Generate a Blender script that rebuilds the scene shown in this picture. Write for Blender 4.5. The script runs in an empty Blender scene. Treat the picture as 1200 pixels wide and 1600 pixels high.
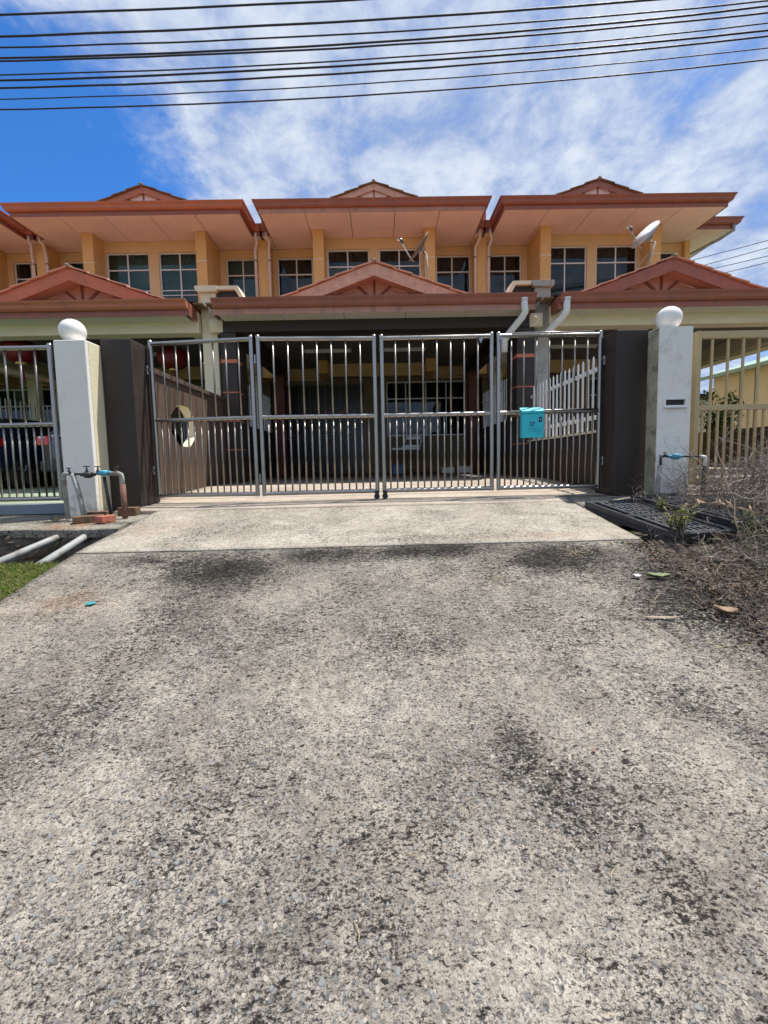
import bpy, bmesh, math, random
from mathutils import Vector, Matrix, Quaternion, noise
random.seed(7)
SC = bpy.context.scene
COL = SC.collection
PI = math.pi

# ------------------------------------------------------------------ camera, world, sun, exposure
ZC = 0.46
cam_d = bpy.data.cameras.new('camera')
cam = bpy.data.objects.new('camera', cam_d); COL.objects.link(cam)
cam_d.sensor_fit = 'VERTICAL'; cam_d.sensor_height = 36.0; cam_d.sensor_width = 27.0
cam_d.lens = 650.0 / 1600.0 * 36.0
cam_d.shift_y = -27.0 / 1600.0
cam_d.clip_start = 0.05; cam_d.clip_end = 2000
R3 = Matrix(((0.999665, 0.022938, -0.011963), (-0.013723, 0.078170, -0.996846), (-0.021930, 0.996676, 0.078459)))
cam.matrix_world = Matrix.Translation((0, 0, ZC)) @ R3.to_4x4()
SC.camera = cam

SUN_EL, SUN_AZ = math.radians(69), math.radians(24)      # azimuth measured from +X towards +Y
sv = Vector((math.cos(SUN_EL) * math.cos(SUN_AZ), math.cos(SUN_EL) * math.sin(SUN_AZ), math.sin(SUN_EL)))
sun_d = bpy.data.lights.new('sun', 'SUN'); sun_d.energy = 5.0; sun_d.angle = math.radians(0.5); sun_d.color = (1.0, 0.955, 0.89)
sun = bpy.data.objects.new('sun', sun_d); COL.objects.link(sun)
sun.rotation_mode = 'QUATERNION'; sun.rotation_quaternion = (-sv).to_track_quat('-Z', 'Y')

world = bpy.data.worlds.new('World'); SC.world = world; world.use_nodes = True
def build_world():
    nt = world.node_tree; nt.nodes.clear(); N = nt.nodes.new; L = nt.links.new
    def math_(op, a, b=None, c=None, clamp=False):
        n = N('ShaderNodeMath'); n.operation = op; n.use_clamp = clamp
        for i, v in enumerate((a, b, c)):
            if v is None: continue
            if isinstance(v, (int, float)): n.inputs[i].default_value = v
            else: L(v, n.inputs[i])
        return n.outputs[0]
    sky = N('ShaderNodeTexSky'); sky.sky_type = 'NISHITA'; sky.sun_disc = False
    sky.sun_elevation = SUN_EL; sky.sun_rotation = math.radians(90) - SUN_AZ
    sky.air_density = 1.0; sky.dust_density = 0.3; sky.ozone_density = 3.0
    tc = N('ShaderNodeTexCoord'); sp = N('ShaderNodeSeparateXYZ'); L(tc.outputs['Generated'], sp.inputs[0])
    zz = math_('ADD', math_('MAXIMUM', sp.outputs[2], 0.0), 0.16)
    cx = math_('DIVIDE', sp.outputs[0], zz); cy = math_('DIVIDE', sp.outputs[1], zz)
    cb = N('ShaderNodeCombineXYZ'); L(cx, cb.inputs[0]); L(cy, cb.inputs[1])
    def mrange_(v, a, b):
        q = N('ShaderNodeMapRange'); q.interpolation_type = 'SMOOTHSTEP'; L(v, q.inputs[0]); q.inputs[1].default_value = a; q.inputs[2].default_value = b; return q.outputs[0]
    def noi(scale, det, rough, dist, off, sc=(1, 1, 1)):
        mp = N('ShaderNodeMapping'); mp.inputs['Location'].default_value = off; mp.inputs['Scale'].default_value = sc
        L(cb.outputs[0], mp.inputs[0])
        n = N('ShaderNodeTexNoise'); n.inputs['Scale'].default_value = scale; n.inputs['Detail'].default_value = det
        n.inputs['Roughness'].default_value = rough; n.inputs['Distortion'].default_value = dist
        L(mp.outputs[0], n.inputs['Vector']); return n.outputs['Fac']
    big = noi(1.1, 4, .5, .4, (3.1, 1.7, 0)); mid = noi(3.6, 10, .62, .35, (0.4, 6.2, 0), (1.05, .95, 1)); fine = noi(9.0, 8, .66, .3, (2, 9, 0))
    mix = math_('ADD', math_('ADD', math_('MULTIPLY', big, .5), math_('MULTIPLY', mid, .55)), math_('MULTIPLY', fine, .28))
    # a clear gap in the cloud deck low on the left
    hv = Vector((-0.60, 0.70, 0.38)).normalized()
    dt = N('ShaderNodeVectorMath'); dt.operation = 'DOT_PRODUCT'; L(tc.outputs['Generated'], dt.inputs[0]); dt.inputs[1].default_value = hv
    gap = math_('MULTIPLY', math_('SUBTRACT', dt.outputs['Value'], 0.925, clamp=True), 7.0)
    val = math_('SUBTRACT', mix, gap)
    mr = N('ShaderNodeMapRange'); mr.interpolation_type = 'SMOOTHSTEP'; L(val, mr.inputs[0])
    mr.inputs[1].default_value = 0.34; mr.inputs[2].default_value = 0.66
    ccol = N('ShaderNodeMixRGB'); L(mrange_(math_('ADD', math_('MULTIPLY', mid, .6), math_('MULTIPLY', fine, .4)), .36, .66), ccol.inputs[0]); ccol.inputs[1].default_value = (0.36, 0.49, 0.80, 1); ccol.inputs[2].default_value = (0.92, 0.99, 1.08, 1)
    bg1 = N('ShaderNodeBackground'); bg1.inputs[1].default_value = 0.15
    hs = N('ShaderNodeMixRGB'); hs.blend_type = 'MULTIPLY'; hs.inputs[0].default_value = 1.0
    L(sky.outputs[0], hs.inputs[1]); hs.inputs[2].default_value = (0.26, 0.64, 1.06, 1); L(hs.outputs[0], bg1.inputs[0])
    bg2 = N('ShaderNodeBackground'); bg2.inputs[1].default_value = 0.72; L(ccol.outputs[0], bg2.inputs[0])
    ms = N('ShaderNodeMixShader'); L(math_('MULTIPLY', mr.outputs[0], 0.93), ms.inputs[0]); L(bg1.outputs[0], ms.inputs[1]); L(bg2.outputs[0], ms.inputs[2])
    out = N('ShaderNodeOutputWorld'); L(ms.outputs[0], out.inputs[0])
build_world()
SC.view_settings.view_transform = 'Standard'; SC.view_settings.look = 'None'
SC.view_settings.gamma = 1; SC.view_settings.use_curve_mapping = False
SC.view_settings.exposure = 0.30
SC.cycles.max_bounces = 5; SC.cycles.diffuse_bounces = 3; SC.cycles.caustics_reflective = False; SC.cycles.caustics_refractive = False; SC.cycles.transparent_max_bounces = 12

# ------------------------------------------------------------------ helpers
class MB:
    def __init__(s): s.v = []; s.f = []
    def add(s, vs, fs):
        b = len(s.v); s.v += [tuple(v) for v in vs]; s.f += [tuple(b + i for i in f) for f in fs]; return s
    def box(s, x0, x1, y0, y1, z0, z1):
        if x0 > x1: x0, x1 = x1, x0
        if y0 > y1: y0, y1 = y1, y0
        if z0 > z1: z0, z1 = z1, z0
        return s.add([(x0, y0, z0), (x1, y0, z0), (x1, y1, z0), (x0, y1, z0), (x0, y0, z1), (x1, y0, z1), (x1, y1, z1), (x0, y1, z1)],
                     [(0, 3, 2, 1), (4, 5, 6, 7), (0, 1, 5, 4), (1, 2, 6, 5), (2, 3, 7, 6), (3, 0, 4, 7)])
    def obox(s, c, ax, ay, az):                       # oriented box: centre and three half-axis vectors
        c = Vector(c); ax = Vector(ax); ay = Vector(ay); az = Vector(az)
        vs = [c + sx * ax + sy * ay + sz * az for sz in (-1, 1) for sx, sy in ((-1, -1), (1, -1), (1, 1), (-1, 1))]
        return s.add(vs, [(0, 3, 2, 1), (4, 5, 6, 7), (0, 1, 5, 4), (1, 2, 6, 5), (2, 3, 7, 6), (3, 0, 4, 7)])
    def beam(s, p0, p1, w, h, up=(0, 0, 1)):
        p0 = Vector(p0); p1 = Vector(p1); d = p1 - p0; up = Vector(up)
        sd = d.cross(up).normalized(); u = sd.cross(d).normalized()
        return s.obox((p0 + p1) / 2, d / 2, sd * w / 2, u * h / 2)
    def tube(s, path, r, n=8, caps=True):
        pts = [Vector(p) for p in path]; rs = r if isinstance(r, (list, tuple)) else [r] * len(pts)
        b = len(s.v); ref = None
        for i, p in enumerate(pts):
            if i == 0: t = pts[1] - p
            elif i == len(pts) - 1: t = p - pts[i - 1]
            else: t = (pts[i + 1] - p).normalized() + (p - pts[i - 1]).normalized()
            t.normalize()
            if ref is None:
                ref = Vector((0, 0, 1)) if abs(t.z) < .9 else Vector((1, 0, 0))
            a = t.cross(ref); 
            if a.length < 1e-4: a = t.cross(Vector((0, 1, 0.1)))
            a.normalize(); c = a.cross(t).normalized(); ref = c
            for k in range(n):
                q = 2 * PI * k / n; s.v.append(tuple(p + (a * math.cos(q) + c * math.sin(q)) * rs[i]))
        for i in range(len(pts) - 1):
            for k in range(n):
                k2 = (k + 1) % n
                s.f.append((b + i * n + k, b + i * n + k2, b + (i + 1) * n + k2, b + (i + 1) * n + k))
        if caps:
            s.f.append(tuple(b + k for k in range(n))[::-1]); s.f.append(tuple(b + (len(pts) - 1) * n + k for k in range(n)))
        return s
    def lathe(s, c, axis, prof, n=24):                # prof: (radius, height along the axis)
        c = Vector(c); q = Vector((0, 0, 1)).rotation_difference(Vector(axis).normalized()); b = len(s.v)
        for r, h in prof:
            for k in range(n):
                a = 2 * PI * k / n; s.v.append(tuple(c + q @ Vector((r * math.cos(a), r * math.sin(a), h))))
        for i in range(len(prof) - 1):
            for k in range(n):
                k2 = (k + 1) % n; s.f.append((b + i * n + k, b + i * n + k2, b + (i + 1) * n + k2, b + (i + 1) * n + k))
        s.f.append(tuple(b + k for k in range(n))[::-1]); s.f.append(tuple(b + (len(prof) - 1) * n + k for k in range(n)))
        return s
    def prism(s, pts, y0, y1):                        # polygon in XZ extruded along Y
        n = len(pts); b = [(x, y0, z) for x, z in pts] + [(x, y1, z) for x, z in pts]
        return s.add(b, [tuple(range(n)), tuple(range(2 * n - 1, n - 1, -1))] + [(i, i + n, (i + 1) % n + n, (i + 1) % n) for i in range(n)])
    def prism_z(s, pts, z0, z1):
        n = len(pts); b = [(x, y, z0) for x, y in pts] + [(x, y, z1) for x, y in pts]
        return s.add(b, [tuple(range(n))[::-1], tuple(range(n, 2 * n))] + [(i, (i + 1) % n, (i + 1) % n + n, i + n) for i in range(n)])
    def wall(s, x0, x1, z0, z1, y0, y1, holes=()):    # wall in XZ with rectangular openings
        xs = sorted({x0, x1, *[h[0] for h in holes], *[h[1] for h in holes]}); zs = sorted({z0, z1, *[h[2] for h in holes], *[h[3] for h in holes]})
        def solid(i, j):
            if i < 0 or j < 0 or i >= len(xs) - 1 or j >= len(zs) - 1: return False
            cx = (xs[i] + xs[i + 1]) / 2; cz = (zs[j] + zs[j + 1]) / 2
            return not any(h[0] < cx < h[1] and h[2] < cz < h[3] for h in holes)
        for i in range(len(xs) - 1):
            for j in range(len(zs) - 1):
                if not solid(i, j): continue
                a, b, c, d = xs[i], xs[i + 1], zs[j], zs[j + 1]
                s.add([(a, y0, c), (b, y0, c), (b, y0, d), (a, y0, d)], [(0, 1, 2, 3)])
                s.add([(a, y1, c), (b, y1, c), (b, y1, d), (a, y1, d)], [(3, 2, 1, 0)])
                if not solid(i - 1, j): s.add([(a, y0, c), (a, y1, c), (a, y1, d), (a, y0, d)], [(3, 2, 1, 0)])
                if not solid(i + 1, j): s.add([(b, y0, c), (b, y1, c), (b, y1, d), (b, y0, d)], [(0, 1, 2, 3)])
                if not solid(i, j - 1): s.add([(a, y0, c), (b, y0, c), (b, y1, c), (a, y1, c)], [(3, 2, 1, 0)])
                if not solid(i, j + 1): s.add([(a, y0, d), (b, y0, d), (b, y1, d), (a, y1, d)], [(0, 1, 2, 3)])
        return s
    def sweep(s, path, prof, closed_prof=True):       # profile (outward to the right of travel, z) along an XY polyline, mitred
        P = [Vector(p) for p in path]; b = len(s.v); n = len(prof)
        for i, p in enumerate(P):
            def nrm(a, c): d = (c - a).normalized(); return Vector((d.y, -d.x))
            if i == 0: o = nrm(P[0], P[1])
            elif i == len(P) - 1: o = nrm(P[-2], P[-1])
            else:
                n1 = nrm(P[i - 1], p); n2 = nrm(p, P[i + 1]); o = (n1 + n2); o = o / (o.length_squared / 2)
            for d, z in prof: s.v.append((p.x + o.x * d, p.y + o.y * d, z))
        for i in range(len(P) - 1):
            for k in range(n if closed_prof else n - 1):
                k2 = (k + 1) % n; s.f.append((b + i * n + k, b + i * n + k2, b + (i + 1) * n + k2, b + (i + 1) * n + k))
        s.f.append(tuple(b + k for k in range(n))[::-1]); s.f.append(tuple(b + (len(P) - 1) * n + k for k in range(n)))
        return s
    def build(s, name, mat, parent=None, off=(0, 0, 0), smooth=False, bevel=0, loc=None, fix=True):
        me = bpy.data.meshes.new(name); o_ = Vector(off)
        me.from_pydata([tuple(Vector(v) - o_) for v in s.v], [], s.f)
        if fix:
            bm = bmesh.new(); bm.from_mesh(me); bmesh.ops.recalc_face_normals(bm, faces=bm.faces); bm.to_mesh(me); bm.free()
        me.materials.append(mat)
        if smooth:
            for p in me.polygons: p.use_smooth = True
        o = bpy.data.objects.new(name, me); COL.objects.link(o)
        if parent is not None: o.parent = parent
        if loc is not None: o.location = loc
        if bevel:
            m = o.modifiers.new('bevel', 'BEVEL'); m.width = bevel; m.segments = 2; m.limit_method = 'ANGLE'
        return o

def tag(o, label=None, cat=None, group=None, kind=None):
    if label: o['label'] = label
    if cat: o['category'] = cat
    if group: o['group'] = group
    if kind: o['kind'] = kind
    return o
class Thing:
    def __init__(s, name, label, cat, loc=(0, 0, 0), group=None):
        s.o = bpy.data.objects.new(name, None); COL.objects.link(s.o); s.o.location = loc; s.loc = Vector(loc); s.o.empty_display_size = .2
        tag(s.o, label, cat, group)
    def part(s, mb, name, mat, parent=None, **k): return mb.build(name, mat, parent or s.o, off=s.loc, **k)
def copy_tree(o, parent=None):
    c = o.copy(); COL.objects.link(c)
    if parent is not None: c.parent = parent
    for ch in list(o.children): copy_tree(ch, c)
    return c
def inst(src, parent, loc, name=None):                # another object sharing the mesh of src
    c = src.copy(); COL.objects.link(c); c.parent = parent; c.location = loc; return c
def mono(mb, name, mat, label, cat, base, group=None, **k):
    o = mb.build(name, mat, None, off=base, **k); o.location = base; tag(o, label, cat, group); return o

# ------------------------------------------------------------------ materials
def newmat(name):
    m = bpy.data.materials.new(name); m.use_nodes = True; nt = m.node_tree
    return m, nt, nt.nodes['Principled BSDF'], nt.nodes.new, nt.links.new
def ramp(N, L, fac, stops):
    r = N('ShaderNodeValToRGB'); e = r.color_ramp.elements
    e[0].position, e[0].color = stops[0][0], (*stops[0][1], 1); e[1].position, e[1].color = stops[-1][0], (*stops[-1][1], 1)
    for p, c in stops[1:-1]: x = e.new(p); x.color = (*c, 1)
    L(fac, r.inputs[0]); return r.outputs[0]
def tex(N, L, co, kind='noise', scale=5, det=6, rough=.6, sc=(1, 1, 1), dist=0, off=(0, 0, 0)):
    mp = N('ShaderNodeMapping'); mp.inputs['Scale'].default_value = sc; mp.inputs['Location'].default_value = off; L(co, mp.inputs[0])
    if kind == 'noise':
        t = N('ShaderNodeTexNoise'); t.inputs['Detail'].default_value = det; t.inputs['Roughness'].default_value = rough; t.inputs['Distortion'].default_value = dist
    else:
        t = N('ShaderNodeTexVoronoi'); t.feature = kind
    t.inputs['Scale'].default_value = scale; L(mp.outputs[0], t.inputs['Vector']); return t
def mixc(N, L, fac, a, b, mode='MIX'):
    m = N('ShaderNodeMixRGB'); m.blend_type = mode
    for i, v in enumerate((fac, a, b)):
        if isinstance(v, (int, float)): m.inputs[i].default_value = v
        elif isinstance(v, tuple): m.inputs[i].default_value = (*v[:3], 1)
        else: L(v, m.inputs[i])
    return m.outputs[0]
def mrange(N, L, v, a, b, lo=0, hi=1):
    r = N('ShaderNodeMapRange'); r.inputs[1].default_value = a; r.inputs[2].default_value = b; r.inputs[3].default_value = lo; r.inputs[4].default_value = hi
    r.interpolation_type = 'SMOOTHSTEP'; L(v, r.inputs[0]); return r.outputs[0]
def mth(N, L, op, a, b=0.0):
    n = N('ShaderNodeMath'); n.operation = op
    for i, v in enumerate((a, b)):
        if isinstance(v, (int, float)): n.inputs[i].default_value = v
        else: L(v, n.inputs[i])
    return n.outputs[0]
def pm(name, c, var=.12, scale=6, rough=.7, metal=0, bump=.15, bscale=60, stain=None, samt=.5, sscale=2.5, ssc=(1, 1, 1), spec=.5, coat=0):
    """painted / plastered / metal surface: base colour with mottling, optional stains, fine relief"""
    m, nt, P, N, L = newmat(name)
    tc = N('ShaderNodeTexCoord'); co = tc.outputs['Object']
    n1 = tex(N, L, co, scale=scale, det=8, rough=.65)
    a = tuple(max(0, x * (1 - var)) for x in c); b = tuple(min(1, x * (1 + var)) for x in c)
    colr = ramp(N, L, n1.outputs['Fac'], [(.3, a), (.7, b)])
    if stain:
        n2 = tex(N, L, co, scale=sscale, det=10, rough=.72, sc=ssc, off=(3, 7, 1))
        colr = mixc(N, L, mrange(N, L, n2.outputs['Fac'], .62 - .25 * samt, .80 - .2 * samt, 0, min(1, .35 + samt)), colr, stain)
    L(colr, P.inputs['Base Color']); P.inputs['Metallic'].default_value = metal
    rr = mrange(N, L, n1.outputs['Fac'], .3, .7, max(0, rough - .08), min(1, rough + .08)); L(rr, P.inputs['Roughness'])
    P.inputs['Specular IOR Level'].default_value = spec; P.inputs['Coat Weight'].default_value = coat
    if bump:
        n3 = tex(N, L, co, scale=bscale, det=5, rough=.6); bm = N('ShaderNodeBump'); bm.inputs['Strength'].default_value = bump; bm.inputs['Distance'].default_value = .01
        L(n3.outputs['Fac'], bm.inputs['Height']); L(bm.outputs[0], P.inputs['Normal'])
    return m
M = {}
M['peach'] = pm('peach_render', (.78, .52, .28), .07, 2, .85, bump=.25, bscale=40, stain=(.5, .35, .22), samt=.12, sscale=3)
M['pier'] = pm('golden_pier_render', (.76, .44, .17), .08, 2, .85, bump=.25, bscale=40, stain=(.5, .3, .16), samt=.15, sscale=3)
M['band'] = pm('pale_band', (.78, .62, .48), .06, 5, .8)
M['soffit'] = pm('pink_soffit', (.92, .77, .74), .06, 1.5, .8, bump=.05, stain=(.5, .3, .22), samt=.1, sscale=3)
M['soffit_g'] = pm('cream_soffit', (.66, .64, .55), .06, 1.5, .8, bump=.05, stain=(.4, .38, .3), samt=.15)
M['fascia'] = pm('red_brown_fascia', (.33, .110, .070), .15, 4, .5, bump=.05, stain=(.24, .10, .07), samt=.55, sscale=4, ssc=(1.5, 1, .25))
M['fascia_pale'] = pm('faded_fascia', (.50, .25, .19), .12, 4, .6, bump=.05, stain=(.28, .14, .11), samt=.55, sscale=4, ssc=(1.5, 1, .25))
M['fascia_or'] = pm('orange_fascia', (.50, .16, .08), .12, 3, .5, bump=.05, stain=(.34, .12, .08), samt=.4, sscale=3, ssc=(1.5, 1, .3))
M['board_faded'] = pm('weathered_gable_board', (.62, .37, .27), .2, 5, .7, bump=.1, stain=(.22, .15, .13), samt=.42, sscale=5, ssc=(1, 1, 2))
M['gablepanel'] = pm('pink_gable_panel', (.66, .37, .30), .06, 2, .8, bump=.05, stain=(.35, .22, .18), samt=.12)
M['gablepale'] = pm('pale_gable_panel', (.80, .60, .54), .06, 2, .8, bump=.05)
M['batten'] = pm('brown_batten', (.28, .09, .06), .12, 6, .6)
M['tile'] = pm('terracotta_tile', (.48, .20, .12), .22, 9, .75, bump=.3, stain=(.16, .13, .09), samt=.35, sscale=6)
M['tile_edge'] = pm('sunlit_tone_tile', (.66, .38, .28), .15, 9, .75, bump=.2, stain=(.3, .2, .14), samt=.25, sscale=6)  # paler terracotta, paints sunlight onto the verge tile ends
M['tile_old'] = pm('mossy_tile', (.25, .16, .10), .3, 9, .9, bump=.4, stain=(.07, .09, .04), samt=.6, sscale=6)
M['alu'] = pm('white_window_frame', (.80, .82, .82), .05, 6, .35, bump=0)
M['cream'] = pm('cream_render', (.80, .70, .50), .06, 3, .85, bump=.25, bscale=40, stain=(.5, .46, .33), samt=.15)
M['creamwall'] = pm('shade_darkened_cream', (.20, .15, .085), .08, 3, .85, bump=.2)  # cream darkened in the colour itself to paint in porch shade
M['dark'] = pm('charcoal_brown_paint', (.034, .024, .019), .12, 4, .62, bump=.4, bscale=22, stain=(.048, .036, .030), samt=.3, sscale=5)
M['brown'] = pm('brown_wall_paint', (.105, .068, .048), .08, 3, .72, bump=.25, bscale=30, stain=(.08, .052, .038), samt=.2, sscale=3)
M['orange'] = pm('orange_band', (.60, .17, .09), .08, 5, .6)
M['redbrown'] = pm('red_brown_paint', (.14, .04, .028), .1, 5, .6)
M['pvc'] = pm('white_pvc', (.78, .77, .74), .05, 6, .4, bump=.02, stain=(.5, .45, .38), samt=.2, sscale=6)
M['pvc_peach'] = pm('painted_downpipe', (.74, .58, .50), .06, 6, .45, bump=.02, stain=(.5, .36, .3), samt=.2, sscale=6)
M['pvc_grey'] = pm('grey_pvc', (.34, .35, .33), .16, 8, .6, bump=.15, stain=(.17, .13, .09), samt=.6, sscale=9)
M['ceil'] = pm('grey_ceiling_board', (.16, .15, .135), .08, 2, .8, bump=.05)
M['darkglass'] = pm('dark_door_glass', (.008, .008, .010), .1, 3, .3, bump=0)
M['shadetile'] = pm('shade_toned_porch_tile', (.13, .115, .10), .12, 3, .6, bump=.05)  # floor tone with the porch roof's shade painted in
M['steel'] = pm('stainless_steel', (.38, .36, .335), .10, 3, .30, metal=1, bump=0, stain=(.34, .32, .30), samt=.2, sscale=3)
M['bar'] = pm('steel_bar', (.31, .29, .26), .10, 4, .36, metal=1, bump=0, stain=(.28, .26, .24), samt=.2, sscale=4)
M['grille'] = pm('dark_bronze_grille', (.10, .085, .07), .12, 9, .45, metal=.6, bump=0)
M['rust'] = pm('rusty_pipe', (.17, .075, .05), .25, 30, .8, bump=.3, stain=(.30, .28, .26), samt=.5, sscale=20)
M['greysteel'] = pm('blue_grey_steel', (.20, .24, .29), .1, 6, .45, metal=.5, stain=(.2, .12, .08), samt=.2)
M['ygate'] = pm('beige_painted_steel', (.52, .40, .21), .08, 5, .5, bump=.05, stain=(.35, .2, .1), samt=.2, sscale=12)
M['white'] = pm('white_paint', (.80, .80, .79), .04, 5, .5, bump=.05)
M['globe'] = pm('opal_globe', (.90, .86, .82), .02, 5, .22, bump=0, stain=(.35, .35, .33), samt=.02, sscale=9)
M['black'] = pm('black_plastic', (.030, .032, .038), .3, 20, .38, bump=.1, stain=(.10, .095, .085), samt=.3, sscale=12)
M['gridplastic'] = pm('sky_sheen_grey_plastic', (.10, .105, .115), .3, 20, .5, bump=.1, stain=(.04, .04, .04), samt=.4, sscale=9)  # lighter blue-grey paints reflected sky onto the black pallet grid
M['blackpaint'] = pm('black_metal', (.025, .025, .027), .2, 9, .45, metal=.3)
M['cable'] = pm('cable_sheath', (.022, .028, .04), .1, 9, .6, bump=0)
M['turq'] = pm('turquoise_paint', (.03, .52, .62), .05, 6, .42, bump=.04, stain=(.02, .36, .42), samt=.12, sscale=14)
M['ink'] = pm('dark_ink', (.02, .05, .10), .05, 6, .6, bump=0)
M['bluemeter'] = pm('blue_meter', (.08, .35, .50), .15, 20, .5, stain=(.04, .12, .18), samt=.35, sscale=30)
M['brass'] = pm('dark_valve', (.05, .05, .045), .3, 30, .5, metal=.4, stain=(.2, .12, .06), samt=.3, sscale=30)
M['brick'] = pm('red_brick', (.42, .14, .09), .2, 20, .9, bump=.6, bscale=50, stain=(.24, .12, .09), samt=.3, sscale=12)
M['brick_old'] = pm('mossy_brick', (.18, .10, .06), .3, 20, .95, bump=.6, bscale=50, stain=(.07, .07, .035), samt=.6, sscale=12)
M['lantern'] = pm('red_lantern', (.16, .008, .008), .1, 6, .5, bump=.1)
M['gold'] = pm('gold_trim', (.6, .4, .08), .1, 6, .4, metal=.5)
M['tyre'] = pm('tyre_rubber', (.02, .02, .02), .1, 9, .8)
M['rim'] = pm('alloy_rim', (.35, .35, .37), .1, 9, .3, metal=.9, bump=0)
M['carglass'] = pm('car_glass', (.012, .015, .018), .1, 3, .06, bump=0)
M['lampred'] = pm('tail_lamp', (.65, .02, .015), .1, 20, .12, bump=0, coat=1)
M['carA'] = pm('dark_blue_car_paint', (.018, .028, .05), .06, 3, .22, metal=.3, bump=0, coat=1)
M['carB'] = pm('grey_car_paint', (.085, .085, .095), .06, 3, .28, metal=.5, bump=0, coat=1)
M['silver'] = pm('silver_plastic', (.6, .6, .6), .05, 6, .3, metal=.7, bump=0)
M['green_roof'] = pm('green_metal_roof', (.30, .44, .34), .08, 3, .5, bump=.1)
M['darkwood'] = pm('dark_timber', (.06, .04, .03), .2, 9, .7)
M['blueplastic'] = pm('blue_plastic', (.04, .12, .25), .1, 9, .4)
M['paint_chip'] = pm('turquoise_paint_spill', (.03, .30, .32), .15, 40, .6)
M['leafgreen'] = None

def stained(name, base, grime, amt, low=.35, scale=3.0, rough=.85):
    """whitewash with grime blotches, more of it near the foot and the top edge as real wear"""
    m, nt, P, N, L = newmat(name)
    tc = N('ShaderNodeTexCoord'); co = tc.outputs['Object']
    n1 = tex(N, L, co, scale=3, det=6); c0 = ramp(N, L, n1.outputs['Fac'], [(.3, tuple(x * .93 for x in base)), (.7, base)])
    n2 = tex(N, L, co, scale=scale, det=12, rough=.78, dist=.3); n4 = tex(N, L, co, scale=scale * 1.6, det=8, rough=.7, sc=(1.6, 1.6, .35), off=(5, 1, 2))
    f = mrange(N, L, n2.outputs['Fac'], .60 - .15 * amt, .74 - .1 * amt); f2 = mrange(N, L, n4.outputs['Fac'], .58 - .12 * amt, .78 - .1 * amt, 0, .6)
    ff = mth(N, L, 'MAXIMUM', f, f2)
    sp = N('ShaderNodeSeparateXYZ'); L(co, sp.inputs[0])
    foot = mrange(N, L, sp.outputs[2], low, 0.0, 0, .35); n5 = tex(N, L, co, scale=9, det=8, rough=.7)
    g = mth(N, L, 'MULTIPLY', mrange(N, L, n5.outputs['Fac'], .42, .62), mth(N, L, 'MULTIPLY', foot, 2.2))
    ff = mth(N, L, 'MAXIMUM', mth(N, L, 'MULTIPLY', ff, .75), g)
    L(mixc(N, L, ff, c0, grime), P.inputs['Base Color']); P.inputs['Roughness'].default_value = rough
    b = N('ShaderNodeBump'); b.inputs['Strength'].default_value = .35; b.inputs['Distance'].default_value = .01
    n3 = tex(N, L, co, scale=25, det=6); L(n3.outputs['Fac'], b.inputs['Height']); L(b.outputs[0], P.inputs['Normal'])
    return m
M['whitewash'] = stained('whitewashed_pillar', (.90, .865, .79), (.30, .30, .27), .2)
M['whitewash_r'] = stained('greying_whitewash', (.89, .86, .80), (.50, .48, .46), .6, scale=2.2)
M['creamside'] = stained('cream_pillar_side', (.78, .71, .48), (.40, .38, .28), .1)
M['greycol'] = stained('stained_concrete_column', (.42, .40, .36), (.14, .14, .13), .85, scale=2.6)
M['greystrip'] = stained('bare_concrete_strip', (.46, .42, .30), (.10, .10, .09), 1.0, scale=4)

def glassmat(name, tint, refl=.12, opa=.55):
    m, nt, P, N, L = newmat(name); out = nt.nodes['Material Output']
    tr = N('ShaderNodeBsdfTransparent'); tr.inputs[0].default_value = (*[x * (1 - opa) for x in tint], 1)
    gl = N('ShaderNodeBsdfGlossy'); gl.inputs['Roughness'].default_value = .03; gl.inputs[0].default_value = (.85, .9, .9, 1)
    fr = N('ShaderNodeFresnel'); fr.inputs[0].default_value = 1.5
    ad = mth(N, L, 'MULTIPLY', fr.outputs[0], 1.3)
    ms = N('ShaderNodeMixShader'); L(ad, ms.inputs[0]); L(tr.outputs[0], ms.inputs[1]); L(gl.outputs[0], ms.inputs[2]); L(ms.outputs[0], out.inputs[0])
    return m
M['glass'] = glassmat('tinted_glass', (.75, .8, .8), opa=.42)
M['curtain_green'] = pm('green_curtain', (.13, .42, .33), .15, 4, .9, bump=.05)
M['curtain_dark'] = pm('dark_curtain', (.022, .04, .038), .15, 4, .9, bump=.05)
M['curtain_navy'] = pm('navy_curtain', (.018, .026, .042), .15, 4, .9, bump=.05)

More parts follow.
